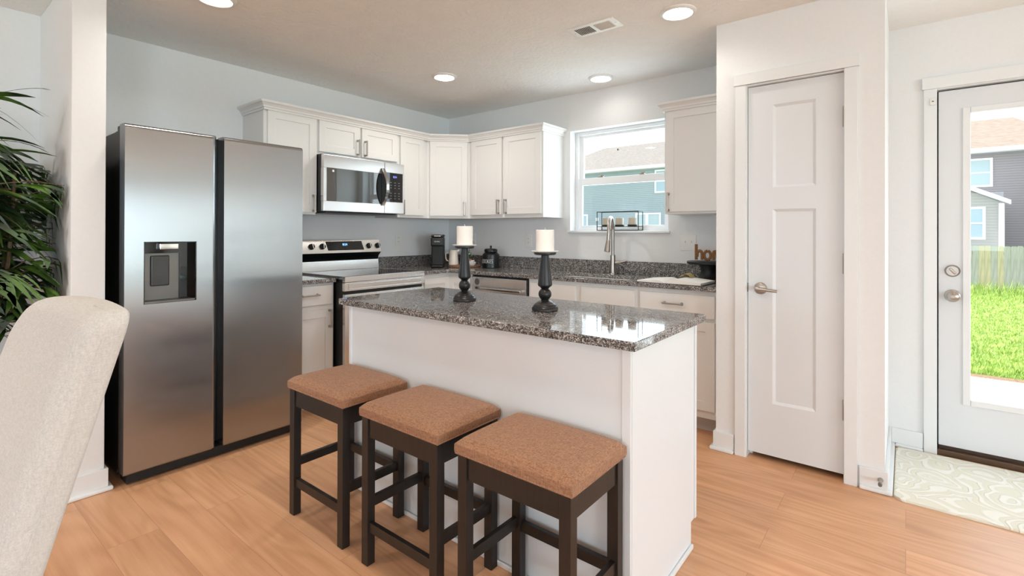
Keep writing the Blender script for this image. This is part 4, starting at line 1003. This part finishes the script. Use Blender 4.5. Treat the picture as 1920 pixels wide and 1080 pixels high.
for k in range(7):
    a = rs.uniform(0, 2 * pi); r = rs.uniform(0.0, 0.03); b.sphere((r * cos(a), r * sin(a), 0.098 + rs.uniform(-0.015, 0.014)), 0.010, (1, 1, 0.7), 8)
b.build('blossoms', M['whiteceramic'], fp)
bw = thing('bowl', 'shallow white bowl of pink and white sweets on the serving board', 'bowl', (-3.222, 3.440, BZ))
MB().lathe([(0, 0), (0.028, 0), (0.043, 0.018), (0.045, 0.034), (0.043, 0.034), (0.040, 0.018), (0.026, 0.006), (0, 0.006)]).build('dish', M['whiteceramic'], bw)
sw = MB()
for k in range(12):
    a = rs.uniform(0, 2 * pi); r = rs.uniform(0.0, 0.028); sw.sphere((r * cos(a), r * sin(a), 0.032 + rs.uniform(0, 0.012)), 0.010, (1.2, 0.9, 0.8), 8)
sw.build('sweets', pmat('pale_pink_sugar', (226, 208, 204), 0.7), bw)
cj = thing('cookie_jar', 'black lettered cookie jar on the back counter', 'jar', (-3.030, 3.500, CZ), radians(18))
MB().lathe([(0, 0), (0.076, 0), (0.081, 0.004), (0.081, 0.11), (0.078, 0.125), (0.060, 0.142), (0.055, 0.146), (0, 0.146)]).build('body', M['black'], cj)
ljd = MB().lathe([(0.052, 0.1462), (0.062, 0.150), (0.062, 0.166), (0.056, 0.176), (0.02, 0.181), (0, 0.181)]).build('lid', M['black'], cj)
MB().lathe([(0, 0.180), (0.008, 0.180), (0.008, 0.192), (0.011, 0.196), (0.009, 0.206), (0, 0.207)]).build('knob', M['black'], ljd)
text_part('lettering', 'COOKIES', 0.055, M['white'], cj, lambda u, v, w: Vector(((0.0812 + w) * sin(u / 0.081 - 0.12), -(0.0812 + w) * cos(u / 0.081 - 0.12), 0.062 + v)), sx=0.52, thin=-0.02)
MB().tube([(-0.080, 0, 0.11), (-0.098, 0, 0.10), (-0.100, 0, 0.05), (-0.085, -0.01, 0.015)], 0.004).build('scoop_hook', M['black'], cj)

# cake stand, rope word, book
cs = thing('cake_stand', 'black pedestal cake stand in the corner by the pantry', 'cake stand', (-1.060, 3.505, CZ))
MB().lathe([(0, 0), (0.082, 0), (0.084, 0.004), (0.060, 0.03), (0.050, 0.06), (0.052, 0.09), (0.066, 0.1145), (0, 0.1145)]).build('pedestal', M['blackmatte'], cs)
MB().lathe([(0, 0.1150), (0.132, 0.1150), (0.141, 0.119), (0.141, 0.131), (0.138, 0.134), (0, 0.134)], n=48).build('plate', M['blackmatte'], cs)
hs = thing('rope_word_sign', 'rope-wrapped word standing on the black cake stand', 'sign', (-1.142, 3.470, CZ + 0.1345), radians(8))
RR = 0.009
def stroke(pts, name):
    b_ = MB().tube(pts, RR, 10)
    # rope turns
    for p, q in zip(pts, pts[1:]):
        p = Vector(p); q = Vector(q); L = (q - p).length; k = max(1, int(L / 0.006))
        for i in range(k):
            c = p.lerp(q, (i + 0.5) / k); d = (q - p).normalized()
            o1 = d.orthogonal().normalized(); o2 = d.cross(o1)
            b_.tube([c + (o1 * cos(2 * pi * j / 8) + o2 * sin(2 * pi * j / 8)) * (RR + 0.0006) for j in range(8)], 0.0022, 5, True)
    return b_.build(name, M['rope'], hs)
def arcp(cx_, cz_, rx, rz, a0, a1, n=10): return [(cx_ + rx * cos(radians(a0 + (a1 - a0) * k / n)), 0, cz_ + rz * sin(radians(a0 + (a1 - a0) * k / n))) for k in range(n + 1)]
stroke([(0.010, 0, 0.010), (0.010, 0, 0.116)], 'letter_h_stem')
stroke([(0.016, 0, 0.03)] + arcp(0.032, 0.048, 0.016, 0.024, 180, 0) + [(0.048, 0, 0.010)], 'letter_h_arch')
stroke(arcp(0.083, 0.041, 0.021, 0.031, 90, 440, 16), 'letter_o')
stroke([(0.120, 0, 0.010), (0.120, 0, 0.045)] + arcp(0.131, 0.045, 0.011, 0.024, 180, 0) + [(0.142, 0, 0.012), (0.142, 0, 0.045)] + arcp(0.153, 0.045, 0.011, 0.024, 180, 0) + [(0.164, 0, 0.010)], 'letter_m')
stroke([(0.183, 0, 0.042), (0.212, 0, 0.042)] + arcp(0.198, 0.041, 0.016, 0.031, 10, 300, 12), 'letter_e')
bk = thing('open_book', 'open cookbook with white pages on the counter right of the sink', 'book', (-1.215, 3.248, CZ), radians(-2))
def page_block(sgn, w, h, name, lift):
    t = bmesh.new(); nu = 14; rows = []
    for i in range(nu + 1):
        u = i / nu; z = 0.004 + lift * (1 - (1 - min(1, u * 3.2)) ** 2) * (1 - 0.55 * max(0, u - 0.3) / 0.7)
        rows.append([t.verts.new((sgn * u * w, -h / 2, 0.003)), t.verts.new((sgn * u * w, -h / 2, z)), t.verts.new((sgn * u * w, h / 2, z)), t.verts.new((sgn * u * w, h / 2, 0.003))])
    for a, c in zip(rows, rows[1:]):
        for j in range(4): t.faces.new((a[j], a[(j + 1) % 4], c[(j + 1) % 4], c[j]))
    t.faces.new(rows[0]); t.faces.new(rows[-1][::-1]); bmesh.ops.recalc_face_normals(t, faces=t.faces[:])
    return MB()._add(t).build(name, M['paper'], bk)
page_block(1, 0.232, 0.262, 'right_pages', 0.028); page_block(-1, 0.190, 0.262, 'left_pages', 0.019)
MB().box(-0.198, 0.240, -0.136, 0.136, 0.0, 0.0028, 0.001).build('cover', pmat('dark_cover', (52, 46, 44), 0.5), bk)
# a loose page curling up at the back of the book
t = bmesh.new(); rws = []
for i in range(9):
    u = i / 8; rws.append([t.verts.new((0.02 + 0.085 * u, 0.065 - 0.02 * u, 0.033 + 0.022 * sin(pi * u))), t.verts.new((0.02 + 0.085 * u, 0.128, 0.033 + 0.026 * sin(pi * u)))])
for a, c in zip(rws, rws[1:]): t.faces.new((a[0], c[0], c[1], a[1]))
bmesh.ops.solidify(t, geom=t.faces[:], thickness=0.0008)
MB()._add(t).build('curled_page', pmat('printed_page', (218, 200, 150), 0.7), bk)

# candle rack on the window sill
SZ = WZ0 + 0.0034
rk = thing('candle_rack', 'black wire box frame candle holder on the window sill', 'candle holder', (-1.830, 3.715, SZ))
b = MB(); hx_, hy_, hh = 0.182, 0.042, 0.155; w_ = 0.0026
for sx in (-1, 1):
    for sy in (-1, 1): b.box(sx * hx_ - w_, sx * hx_ + w_, sy * hy_ - w_, sy * hy_ + w_, 0, hh)
    for z in (w_, hh - w_): b.box(sx * hx_ - w_, sx * hx_ + w_, -hy_, hy_, z - w_, z + w_)
for sy in (-1, 1):
    for z in (w_, hh - w_): b.box(-hx_, hx_, sy * hy_ - w_, sy * hy_ + w_, z - w_, z + w_)
b.box(-hx_, hx_, -0.006, 0.006, 0.030, 0.034)
for sx in (-1, 1): b.box(sx * hx_ - w_, sx * hx_ + w_, -hy_, hy_, 0.030, 0.034)
b.build('wire_frame', M['blackmatte'], rk, smooth=False)
for x in (-0.118, 0.0, 0.113): MB().lathe([(0, 0.0342), (0.036, 0.0342), (0.038, 0.037), (0.038, 0.0475), (0.035, 0.0475), (0.034, 0.040), (0, 0.040)], (x, 0, 0)).build('cup', M['blackmatte'], rk)
for x, lb in ((-0.118, 'leftmost of three taupe candles in the wire rack on the sill'), (0.0, 'taupe candle behind the faucet, middle of the wire rack'), (0.113, 'taupe candle right of the faucet in the wire rack')):
    c = thing('rack_candle', lb, 'candle', (-1.830 + x, 3.715, SZ + 0.0403), 0, 'candles in the wire rack')
    MB().lathe([(0, 0), (0.033, 0), (0.033, 0.058), (0.031, 0.062), (0, 0.060)], n=28).build('wax', M['cream_candle'], c)
    MB().cyl((0, 0, 0.06), (0.001, 0, 0.070), 0.0012, n=6).build('wick', M['grille'], c)

# ------------------------------------------------------------------ outlets
def outlet(loc, rotz, label, gangs=('o',), w=0.072):
    t = thing('wall_outlet', label, 'outlet', loc, rotz, 'outlets and switches over the counter')
    W_ = w if len(gangs) == 1 else 0.118
    MB().box(-W_ / 2, W_ / 2, -0.006, 0, -0.058, 0.058, 0.003).build('cover_plate', M['white'], t)
    for i, g_ in enumerate(gangs):
        x = 0 if len(gangs) == 1 else (-0.023 + 0.046 * i)
        if g_ == 'o':
            rc = MB().box(x - 0.0165, x + 0.0165, -0.0075, -0.005, -0.033, 0.033, 0.001).build('receptacle', M['white'], t)
            b_ = MB()
            for z in (-0.018, 0.018):
                for dx in (-0.006, 0.006): b_.box(x + dx - 0.001, x + dx + 0.001, -0.0078, -0.007, z - 0.003, z + 0.006)
            b_.build('slot', M['grille'], rc, smooth=False)
        else:
            MB().box(x - 0.006, x + 0.006, -0.016, -0.005, -0.002, 0.014, 0.002).build('toggle', M['white'], t)
    return t
outlet((XA, 3.018, 1.172), R90, 'white outlet on the left wall between range and coffee maker')
outlet((-3.425, YB, 1.172), 0, 'white outlet with a black plug behind the candle nearer the range')
outlet((-2.725, YB, 1.168), 0, 'white outlet on the back wall between cookie jar and window')
outlet((-1.258, YB, 1.171), 0, 'white double switch and outlet plate above the rope word', ('s', 's'))
pg = thing('power_plug', 'black power plug in the outlet behind the cookie jar', 'plug', (-3.425, YB - 0.0079, 1.150))
MB().box(-0.014, 0.014, -0.026, 0, -0.012, 0.012, 0.005).build('plug_body', M['black'], pg)
MB().tube([(0, -0.024, -0.008), (0.0, -0.04, -0.04), (-0.02, -0.03, -0.11), (-0.09, -0.035, -0.20)], 0.003, 8).build('cord', M['black'], pg)

# ------------------------------------------------------------------ ceiling fittings
LAMP = 8.0
def downlight(x, y, label, watts=LAMP):
    t = thing('ceiling_light', label, 'ceiling light', (x, y, H), 0, 'recessed ceiling lights')
    MB().lathe([(0.095, -0.0002), (0.095, -0.006), (0.088, -0.012), (0.078, -0.014), (0.072, -0.010), (0.072, -0.0002)], n=40).build('trim_ring', M['white'], t)
    MB().lathe([(0.0725, -0.009), (0.06, -0.017), (0.03, -0.021), (0, -0.022)], n=40).build('lens', M['lens'], t)
    l = bpy.data.lights.new('ceiling_lamp', 'AREA'); l.shape = 'DISK'; l.size = 0.13; l.energy = watts; l.color = (1.0, 0.94, 0.86); l.spread = radians(150)
    o = bpy.data.objects.new('ceiling_lamp', l); COL.objects.link(o); o.parent = t; o.location = (0, 0, -0.026)
    return t
downlight(-2.770, 2.650, 'round recessed ceiling light over the range side of the kitchen', 6.5)
downlight(-1.842, 3.415, 'round recessed ceiling light above the window', 0.5)
downlight(-0.966, 2.655, 'round recessed ceiling light in front of the pantry', 1.5)
downlight(-2.770, 1.040, 'round recessed ceiling light above the refrigerator', 4.0)
downlight(-0.966, 1.040, 'round recessed ceiling light over the stools')
downlight(-2.770, -0.9, 'added unseen round ceiling light over the dining area', 12.0)  # invented lamp out of view, lifts the left side of the kitchen
downlight(0.75, 2.35, 'added unseen round ceiling light inside the glass door', 1.0)  # added lamp to brighten the door wall, rug and pantry side
downlight(1.6, -1.2, 'added unseen round ceiling light in the living area')  # invented lamp behind the camera, adds to the room light
vt = thing('ceiling_vent', 'white rectangular air vent in the kitchen ceiling', 'vent', (-1.4175, 2.557, H))
b = MB(); vx, vy = 0.144, 0.070
for x0, x1, y0_, y1_ in ((-vx, vx, -vy, -0.047), (-vx, vx, 0.047, vy), (-vx, -0.116, -0.047, 0.047), (0.116, vx, -0.047, 0.047), (-0.012, 0.012, -0.047, 0.047)): b.box(x0, x1, y0_, y1_, -0.006, -0.0002)
b.build('frame', M['white'], vt)
MB().box(-0.12, 0.12, -0.05, 0.05, -0.001, -0.0003).build('duct_shadow_plate', M['grille'], vt, smooth=False)
sb = MB()
for k in range(9):
    for sgn in (-1, 1):
        x = sgn * (0.022 + k * 0.0115)
        sb.box(-0.0009, 0.0009, -0.047, 0.047, -0.005, 0.005, mat=Matrix.Translation((x, 0, -0.0055)) @ Matrix.Rotation(radians(38 * sgn), 4, 'Y'))
sb.build('louvres', M['white'], vt, smooth=False)
for x in (-0.13, 0.13): MB().lathe([(0.003, -0.0062), (0.002, -0.0072), (0, -0.0075)], (x, 0, 0), 12).build('screw', M['grille'], vt)

# ------------------------------------------------------------------ rug
def rug():
    t = bmesh.new()
    out = rounded_rect(-0.045, 1.20, 2.925, 3.640, 0.045, 6)
    prev = None
    for ins, z in ((0.0, 0.0005), (0.0, 0.006), (0.003, 0.0105), (0.010, 0.013)):
        ring = [t.verts.new((min(max(x, -0.045 + ins), 1.20 - ins), min(max(y, 2.925 + ins), 3.640 - ins), z)) for x, y in out]
        if prev:
            for i in range(len(ring)):
                j = (i + 1) % len(ring); t.faces.new((prev[i], prev[j], ring[j], ring[i]))
        else: first = ring
        prev = ring
    t.faces.new(prev); t.faces.new(first[::-1])
    bmesh.ops.recalc_face_normals(t, faces=t.faces[:])
    return t
tag(MB()._add(rug()).build('rug', M['rug']), 'ivory scroll-patterned rug on the floor at the glass door', 'rug')

# ------------------------------------------------------------------ dining chair
ch = thing('dining_chair', 'tall oatmeal linen upholstered dining chair close to the camera', 'chair', (-1.197, 0.237, 0), radians(4.15))
RAKE = math.tan(radians(16.3))
def back_mb():
    # front-face outline in (x, z); x=0 is the near edge, the chair is 0.52 wide toward -x
    t = bmesh.new(); wd = 0.455; top = 1.085; n = 28; th = 0.085
    outl = []
    r = 0.075
    outl.append((0.0, 0.40))
    for k in range(9):
        a = radians(90 * k / 8); outl.append((-0.035 + 0.035 * cos(a), top - 0.035 + 0.035 * sin(a)))
    for k in range(1, 10): outl.append((-0.035 - (wd - 0.035 - r) * k / 10, top + 0.006 * sin(pi * k / 10)))
    for k in range(9):
        a = radians(90 + 90 * k / 8); outl.append((-wd + r + r * cos(a), top - r + r * sin(a)))
    outl.append((-wd, 0.40))
    cx_ = -wd / 2; cz_ = 0.75
    layers = [(0.0, 0.040), (0.003, 0.026), (0.010, 0.014), (0.020, 0.006), (0.034, 0.0015), (0.048, 0.0), (th - 0.018, 0.0), (th - 0.009, 0.002), (th - 0.003, 0.007), (th, 0.016)]
    prev = None; rings = []
    for dy, ins in layers:
        ring = []
        for x, z in outl:
            sx = 1 - ins / (wd / 2); zz = 0.4 + (z - 0.4) * (1 - ins / (top - 0.4))
            xx = cx_ + (x - cx_) * sx
            y = dy + (zz - top) * RAKE + 0.02 * ((xx - cx_) / (wd / 2)) ** 2 * -0.6
            ring.append(t.verts.new((xx, y, zz)))
        if prev:
            for i in range(len(ring) - 1): t.faces.new((prev[i], prev[i + 1], ring[i + 1], ring[i]))
        prev = ring; rings.append(ring)
    for ring, fl in ((rings[0], False), (rings[-1], True)):
        t.faces.new(ring[::-1] if fl else ring)
    bot = [rg_[0] for rg_ in rings] + [rg_[-1] for rg_ in rings[::-1]]
    t.faces.new(bot); bmesh.ops.recalc_face_normals(t, faces=t.faces[:])
    return t
bo = MB()._add(back_mb()).build('backrest', M['linen'], ch)
seam = []
for x, z in [(0.001, 0.42), (0.001, 1.03), (-0.01, 1.07), (-0.03, 1.083), (-0.10, 1.088)]:
    seam.append((x - 0.0015, 0.034 + (z - 1.085) * RAKE, z))
MB().tube(seam, 0.0022, 6).build('seam_piping', M['linen'], bo)
yb0 = (0.46 - 1.085) * RAKE
MB().box(-0.455, 0.0, yb0 - 0.46, yb0 + 0.07, 0.36, 0.485, 0.03, 3).build('seat', M['linen'], ch)
for x in (-0.425, -0.03):
    for y in (yb0 - 0.43, yb0 + 0.03): MB().cyl((x, y, 0.37), (x, y + (0.03 if y > yb0 else 0), 0.0), 0.022, 0.016, 12).build('leg', M['stoolwood'], ch)

# ------------------------------------------------------------------ potted plant
pl = thing('potted_plant', 'tall leafy green bamboo plant in the dining corner', 'plant', (-3.27, 0.205, 0))
pob = MB().lathe([(0, 0), (0.12, 0), (0.15, 0.03), (0.165, 0.30), (0.17, 0.32), (0.155, 0.32), (0.15, 0.28), (0, 0.28)]).build('pot', M['pot'], pl)
MB().lathe([(0.151, 0.282), (0.08, 0.295), (0, 0.30)], n=24).build('soil', M['soil'], pl)
rs = random.Random(11)
canes = []
b = MB()
for k in range(8):
    a = 2 * pi * k / 8; p0 = Vector((0.06 * cos(a), 0.06 * sin(a), 0.29)); tp = Vector((0.20 * cos(a + 0.4), 0.18 * sin(a + 0.4), 1.45 + 0.06 * k))
    pts = [p0.lerp(tp, q / 6) + Vector((0.012 * sin(q * 1.7 + k), 0.012 * cos(q * 1.3 + k), 0)) for q in range(7)]
    canes.append(pts); b.tube(pts, [0.012 - 0.001 * q for q in range(7)], 8)
b.build('canes', M['bark'], pl)
t = bmesh.new()
XMIN, YMAX = XA + 0.03 + 3.27, SY0 - 0.02 - 0.205
def clampv(v): return Vector((min(max(v.x, XMIN), 0.235), min(v.y, YMAX), v.z))
def leaf(base, d, L, wid, droop):
    d = d.normalized(); side = d.cross(Vector((0, 0, 1)))
    if side.length < 0.1: side = Vector((1, 0, 0))
    side.normalize(); tw = rs.uniform(-0.7, 0.7); up = side.cross(d); side = side * cos(tw) + up * sin(tw)
    n = 6; Lf = []; C = []; Rt = []
    for i in range(n + 1):
        u = i / n; c = base + d * (L * u) + Vector((0, 0, -droop * L * u * u)); w_ = wid * (sin(pi * min(1, u * 0.92 + 0.06)) ** 0.8) * (1 - 0.35 * u)
        if i == n: w_ = 0.0008
        C.append(t.verts.new(clampv(c - Vector((0, 0, 0.15 * w_))))); Lf.append(t.verts.new(clampv(c - side * w_))); Rt.append(t.verts.new(clampv(c + side * w_)))
    for i in range(n):
        t.faces.new((Lf[i], C[i], C[i + 1], Lf[i + 1])); t.faces.new((C[i], Rt[i], Rt[i + 1], C[i + 1]))
twigs = MB()
for pts in canes:
    for q in range(20):
        u = rs.uniform(0.36, 1.0); k = min(5, int(u * 6)); base = pts[k].lerp(pts[k + 1], u * 6 - k)
        a = rs.uniform(0, 2 * pi); el = rs.uniform(-0.15, 0.55); L = rs.uniform(0.14, 0.30)
        d = Vector((cos(a) * cos(el), sin(a) * cos(el), sin(el))); tip = base + d * L
        mid = clampv(base + d * L * 0.5 + Vector((0, 0, 0.02))); tip = clampv(tip)
        twigs.tube([base, mid, tip], [0.004, 0.003, 0.0018], 5)
        nl = rs.randint(6, 9)
        for j in range(nl):
            f = 0.25 + 0.75 * j / (nl - 1); bb = base.lerp(tip, f); aa = a + rs.uniform(-1.1, 1.1)
            dd = Vector((cos(aa), sin(aa), rs.uniform(-0.35, 0.45)))
            leaf(bb, dd, rs.uniform(0.16, 0.27), rs.uniform(0.014, 0.023), rs.uniform(0.15, 0.75))
MB()._add(t).build('leaves', M['leaf'], pl)
twigs.build('twigs', M['bark'], pl)

# ------------------------------------------------------------------ outdoors
struct(MB().box(-4.2, 6.0, YB + 0.17, 6.45, -0.30, -0.12), 'patio', M['concrete'], smooth=False)
struct(MB().quad((-40, 6.45, -0.15), (40, 6.45, -0.15), (40, 21, -0.47), (-40, 21, -0.47)).quad((-40, -30, -0.31), (40, -30, -0.31), (40, 6.45, -0.31), (-40, 6.45, -0.31)), 'lawn', M['lawn'], smooth=False)
struct(MB().quad((-40, 21, -0.47), (40, 21, -0.47), (40, 70, -0.40), (-40, 70, -0.40)), 'added_grey_ground', M['bounce_ground'], smooth=False)  # grey ground added beyond the fence to cut green bounce on the house
struct(MB().box(-4.2, 6.0, 6.45, 6.62, -0.20, -0.125), 'ground_edge', M['mulch'], smooth=False)
t = bmesh.new(); rs = random.Random(5)
def gz(y): return -0.15 - 0.32 * (y - 6.45) / 14.55
for k in range(42000):
    v = rs.random() ** 1.7; y = 6.65 + 12.95 * v; xc = 0.115 * y; x = rs.uniform(xc - 0.11 * y + 0.05, xc + 0.12 * y + 0.4)
    far = y > 18.3; h_ = rs.uniform(0.025, 0.06) if not far else rs.uniform(0.12, 0.48) * min(1, (y - 17.8) / 1.6)
    if not far and y > 16.5: h_ *= 1.6
    w_ = 0.003 + 0.0006 * y; a = rs.uniform(0, pi); ln = rs.uniform(-0.5, 0.5) * h_; l2 = rs.uniform(-0.5, 0.5) * h_
    z = gz(y) - 0.01
    p = [(x - w_ * cos(a), y - w_ * sin(a), z), (x + w_ * cos(a), y + w_ * sin(a), z), (x + ln, y + l2, z + h_)]
    t.faces.new([t.verts.new(q) for q in p])
g = MB()._add(t).build('grass', M['grass'], smooth=False)
tag(g, 'sunlit green lawn grass running up to the fence', 'grass', kind='stuff')
fn = thing('wooden_fence', 'weathered picket privacy fence at the end of the lawn', 'fence', (0, 20.0, 0))
rs = random.Random(9); bs = []
protoA = MB().prism([(-0.066, -0.43), (0.066, -0.43), (0.066, 0.86), (0.045, 0.90), (-0.045, 0.90), (-0.066, 0.86)], 'y', -0.009, 0.009)
pa = protoA.build('board', M['fence_a'], fn, smooth=False); pa.location = (-0.52, 0, 0)
pb_m = pa.data.copy(); pb_m.materials[0] = M['fence_b']
for k in range(1, 56):
    o = pa.copy(); COL.objects.link(o); o.parent = fn
    if rs.random() < 0.38: o.data = pb_m
    o.location = (-0.52 + k * 0.1335, rs.uniform(-0.003, 0.003), rs.uniform(-0.012, 0.012)); o.rotation_euler = (0, rs.uniform(-0.008, 0.008), 0)
for z in (-0.2, 0.25, 0.68): MB().box(-0.6, 7.0, 0.013, 0.05, z - 0.04, z + 0.04).build('rail', M['fence_a'], fn, smooth=False)

def house_window(parent, x0, x1, z0, z1, yf, cols=1, curtain=True, rail=True):
    f_ = MB(); w_ = 0.09
    for a, c, e, g_ in ((x0 - w_, x0, z0 - w_, z1 + w_), (x1, x1 + w_, z0 - w_, z1 + w_), (x0, x1, z1, z1 + w_), (x0, x1, z0 - w_, z0)): f_.box(a, c, yf - 0.05, yf, e, g_)
    if rail: f_.box(x0, x1, yf - 0.04, yf, (z0 + z1) / 2 - 0.03, (z0 + z1) / 2 + 0.03)
    for k in range(1, cols): f_.box(x0 + (x1 - x0) * k / cols - 0.04, x0 + (x1 - x0) * k / cols + 0.04, yf - 0.045, yf, z0, z1)
    o = f_.build('window', M['housetrim'], parent, smooth=False)
    MB().box(x0, x1, yf - 0.02, yf - 0.012, z0, z1).build('pane', M['houseglass'] if not curtain else M['curtain'], o, smooth=False)
# blue-grey house seen through the kitchen window
h1 = thing('house', 'pale blue-grey house with shingled hip roof seen through the kitchen window', 'house', (0, 0, 0))
y1 = 29.0
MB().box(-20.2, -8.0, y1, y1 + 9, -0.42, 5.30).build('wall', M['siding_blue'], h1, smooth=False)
t = bmesh.new()
e_ = [(-20.7, y1 - 0.45, 5.32), (-7.5, y1 - 0.45, 5.32), (-7.5, y1 + 9.45, 5.32), (-20.7, y1 + 9.45, 5.32)]
rd_ = [(-17.8, y1 + 4.5, 7.62), (-10.6, y1 + 4.5, 7.62)]
V = [t.verts.new(p) for p in e_ + rd_]
for f_ in ((0, 1, 5, 4), (1, 2, 5), (2, 3, 4, 5), (3, 0, 4), (3, 2, 1, 0)): t.faces.new([V[i] for i in f_])
rf1 = MB()._add(t).build('roof', M['shingle'], h1, smooth=False)
MB().cyl((-16.2, y1 + 3.6, 7.0), (-16.2, y1 + 3.6, 7.32), 0.045, n=10).build('vent_pipe', M['grille'], rf1)
MB().box(-20.7, -7.5, y1 - 0.50, y1 - 0.44, 5.20, 5.36).box(-20.7, -7.5, y1 - 0.45, y1, 5.18, 5.21).build('fascia', M['housetrim'], h1, smooth=False)
house_window(h1, -11.85, -10.75, 3.78, 5.0, y1, curtain=False)
house_window(h1, -13.10, -12.52, 1.05, 2.40, y1, rail=False); house_window(h1, -12.35, -11.65, 1.05, 2.40, y1, rail=False)
house_window(h1, -17.3, -16.65, 1.05, 2.40, y1, curtain=False)
MB().box(-15.97, -15.78, y1 - 0.03, y1, 2.05, 2.25).build('wall_vent', M['housetrim'], h1, smooth=False)
# grey house seen through the glass door
h2 = thing('house', 'grey two-storey house with brownish roof and gabled wing seen through the glass door', 'house', (0, 0, 0))
y2 = 32.0
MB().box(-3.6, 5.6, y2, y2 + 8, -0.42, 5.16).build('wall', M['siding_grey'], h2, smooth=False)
t = bmesh.new()
V = [t.verts.new(p) for p in [(-4.0, y2 - 0.45, 5.2), (6.0, y2 - 0.45, 5.2), (6.0, y2 + 8.45, 5.2), (-4.0, y2 + 8.45, 5.2), (-0.6, y2 + 4, 7.28), (4.32, y2 + 4, 7.28)]]
for f_ in ((0, 1, 5, 4), (1, 2, 5), (2, 3, 4, 5), (3, 0, 4), (3, 2, 1, 0)): t.faces.new([V[i] for i in f_])
MB()._add(t).build('roof', noisy(pmat('brown_shingles', (142, 124, 112), 0.9), 4, 0.2, 0.5, 16, 0.02, stretch=(1, 1, 6), detail=5), h2, smooth=False)
MB().box(-4.0, 6.0, y2 - 0.52, y2 - 0.44, 5.08, 5.24).box(-4.0, 6.0, y2 - 0.45, y2, 5.05, 5.08).build('fascia', M['housetrim'], h2, smooth=False)
house_window(h2, 2.05, 3.08, 3.55, 4.72, y2)
y3 = 27.0
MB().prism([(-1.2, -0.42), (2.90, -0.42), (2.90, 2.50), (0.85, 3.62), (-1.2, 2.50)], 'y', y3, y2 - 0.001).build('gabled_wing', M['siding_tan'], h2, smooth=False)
MB().prism([(0.85, 3.78), (3.16, 2.56), (3.16, 2.40), (0.85, 3.60), (-1.46, 2.40), (-1.46, 2.56)], 'y', y3 - 0.28, y2 - 0.002).build('wing_roof', M['housetrim'], h2, smooth=False)
MB().box(2.84, 2.99, y3 - 0.16, y3 + 0.02, -0.42, 2.45).build('downspout', M['housetrim'], h2, smooth=False)
house_window(h2, 1.75, 2.38, 1.12, 2.24, y3, curtain=False)
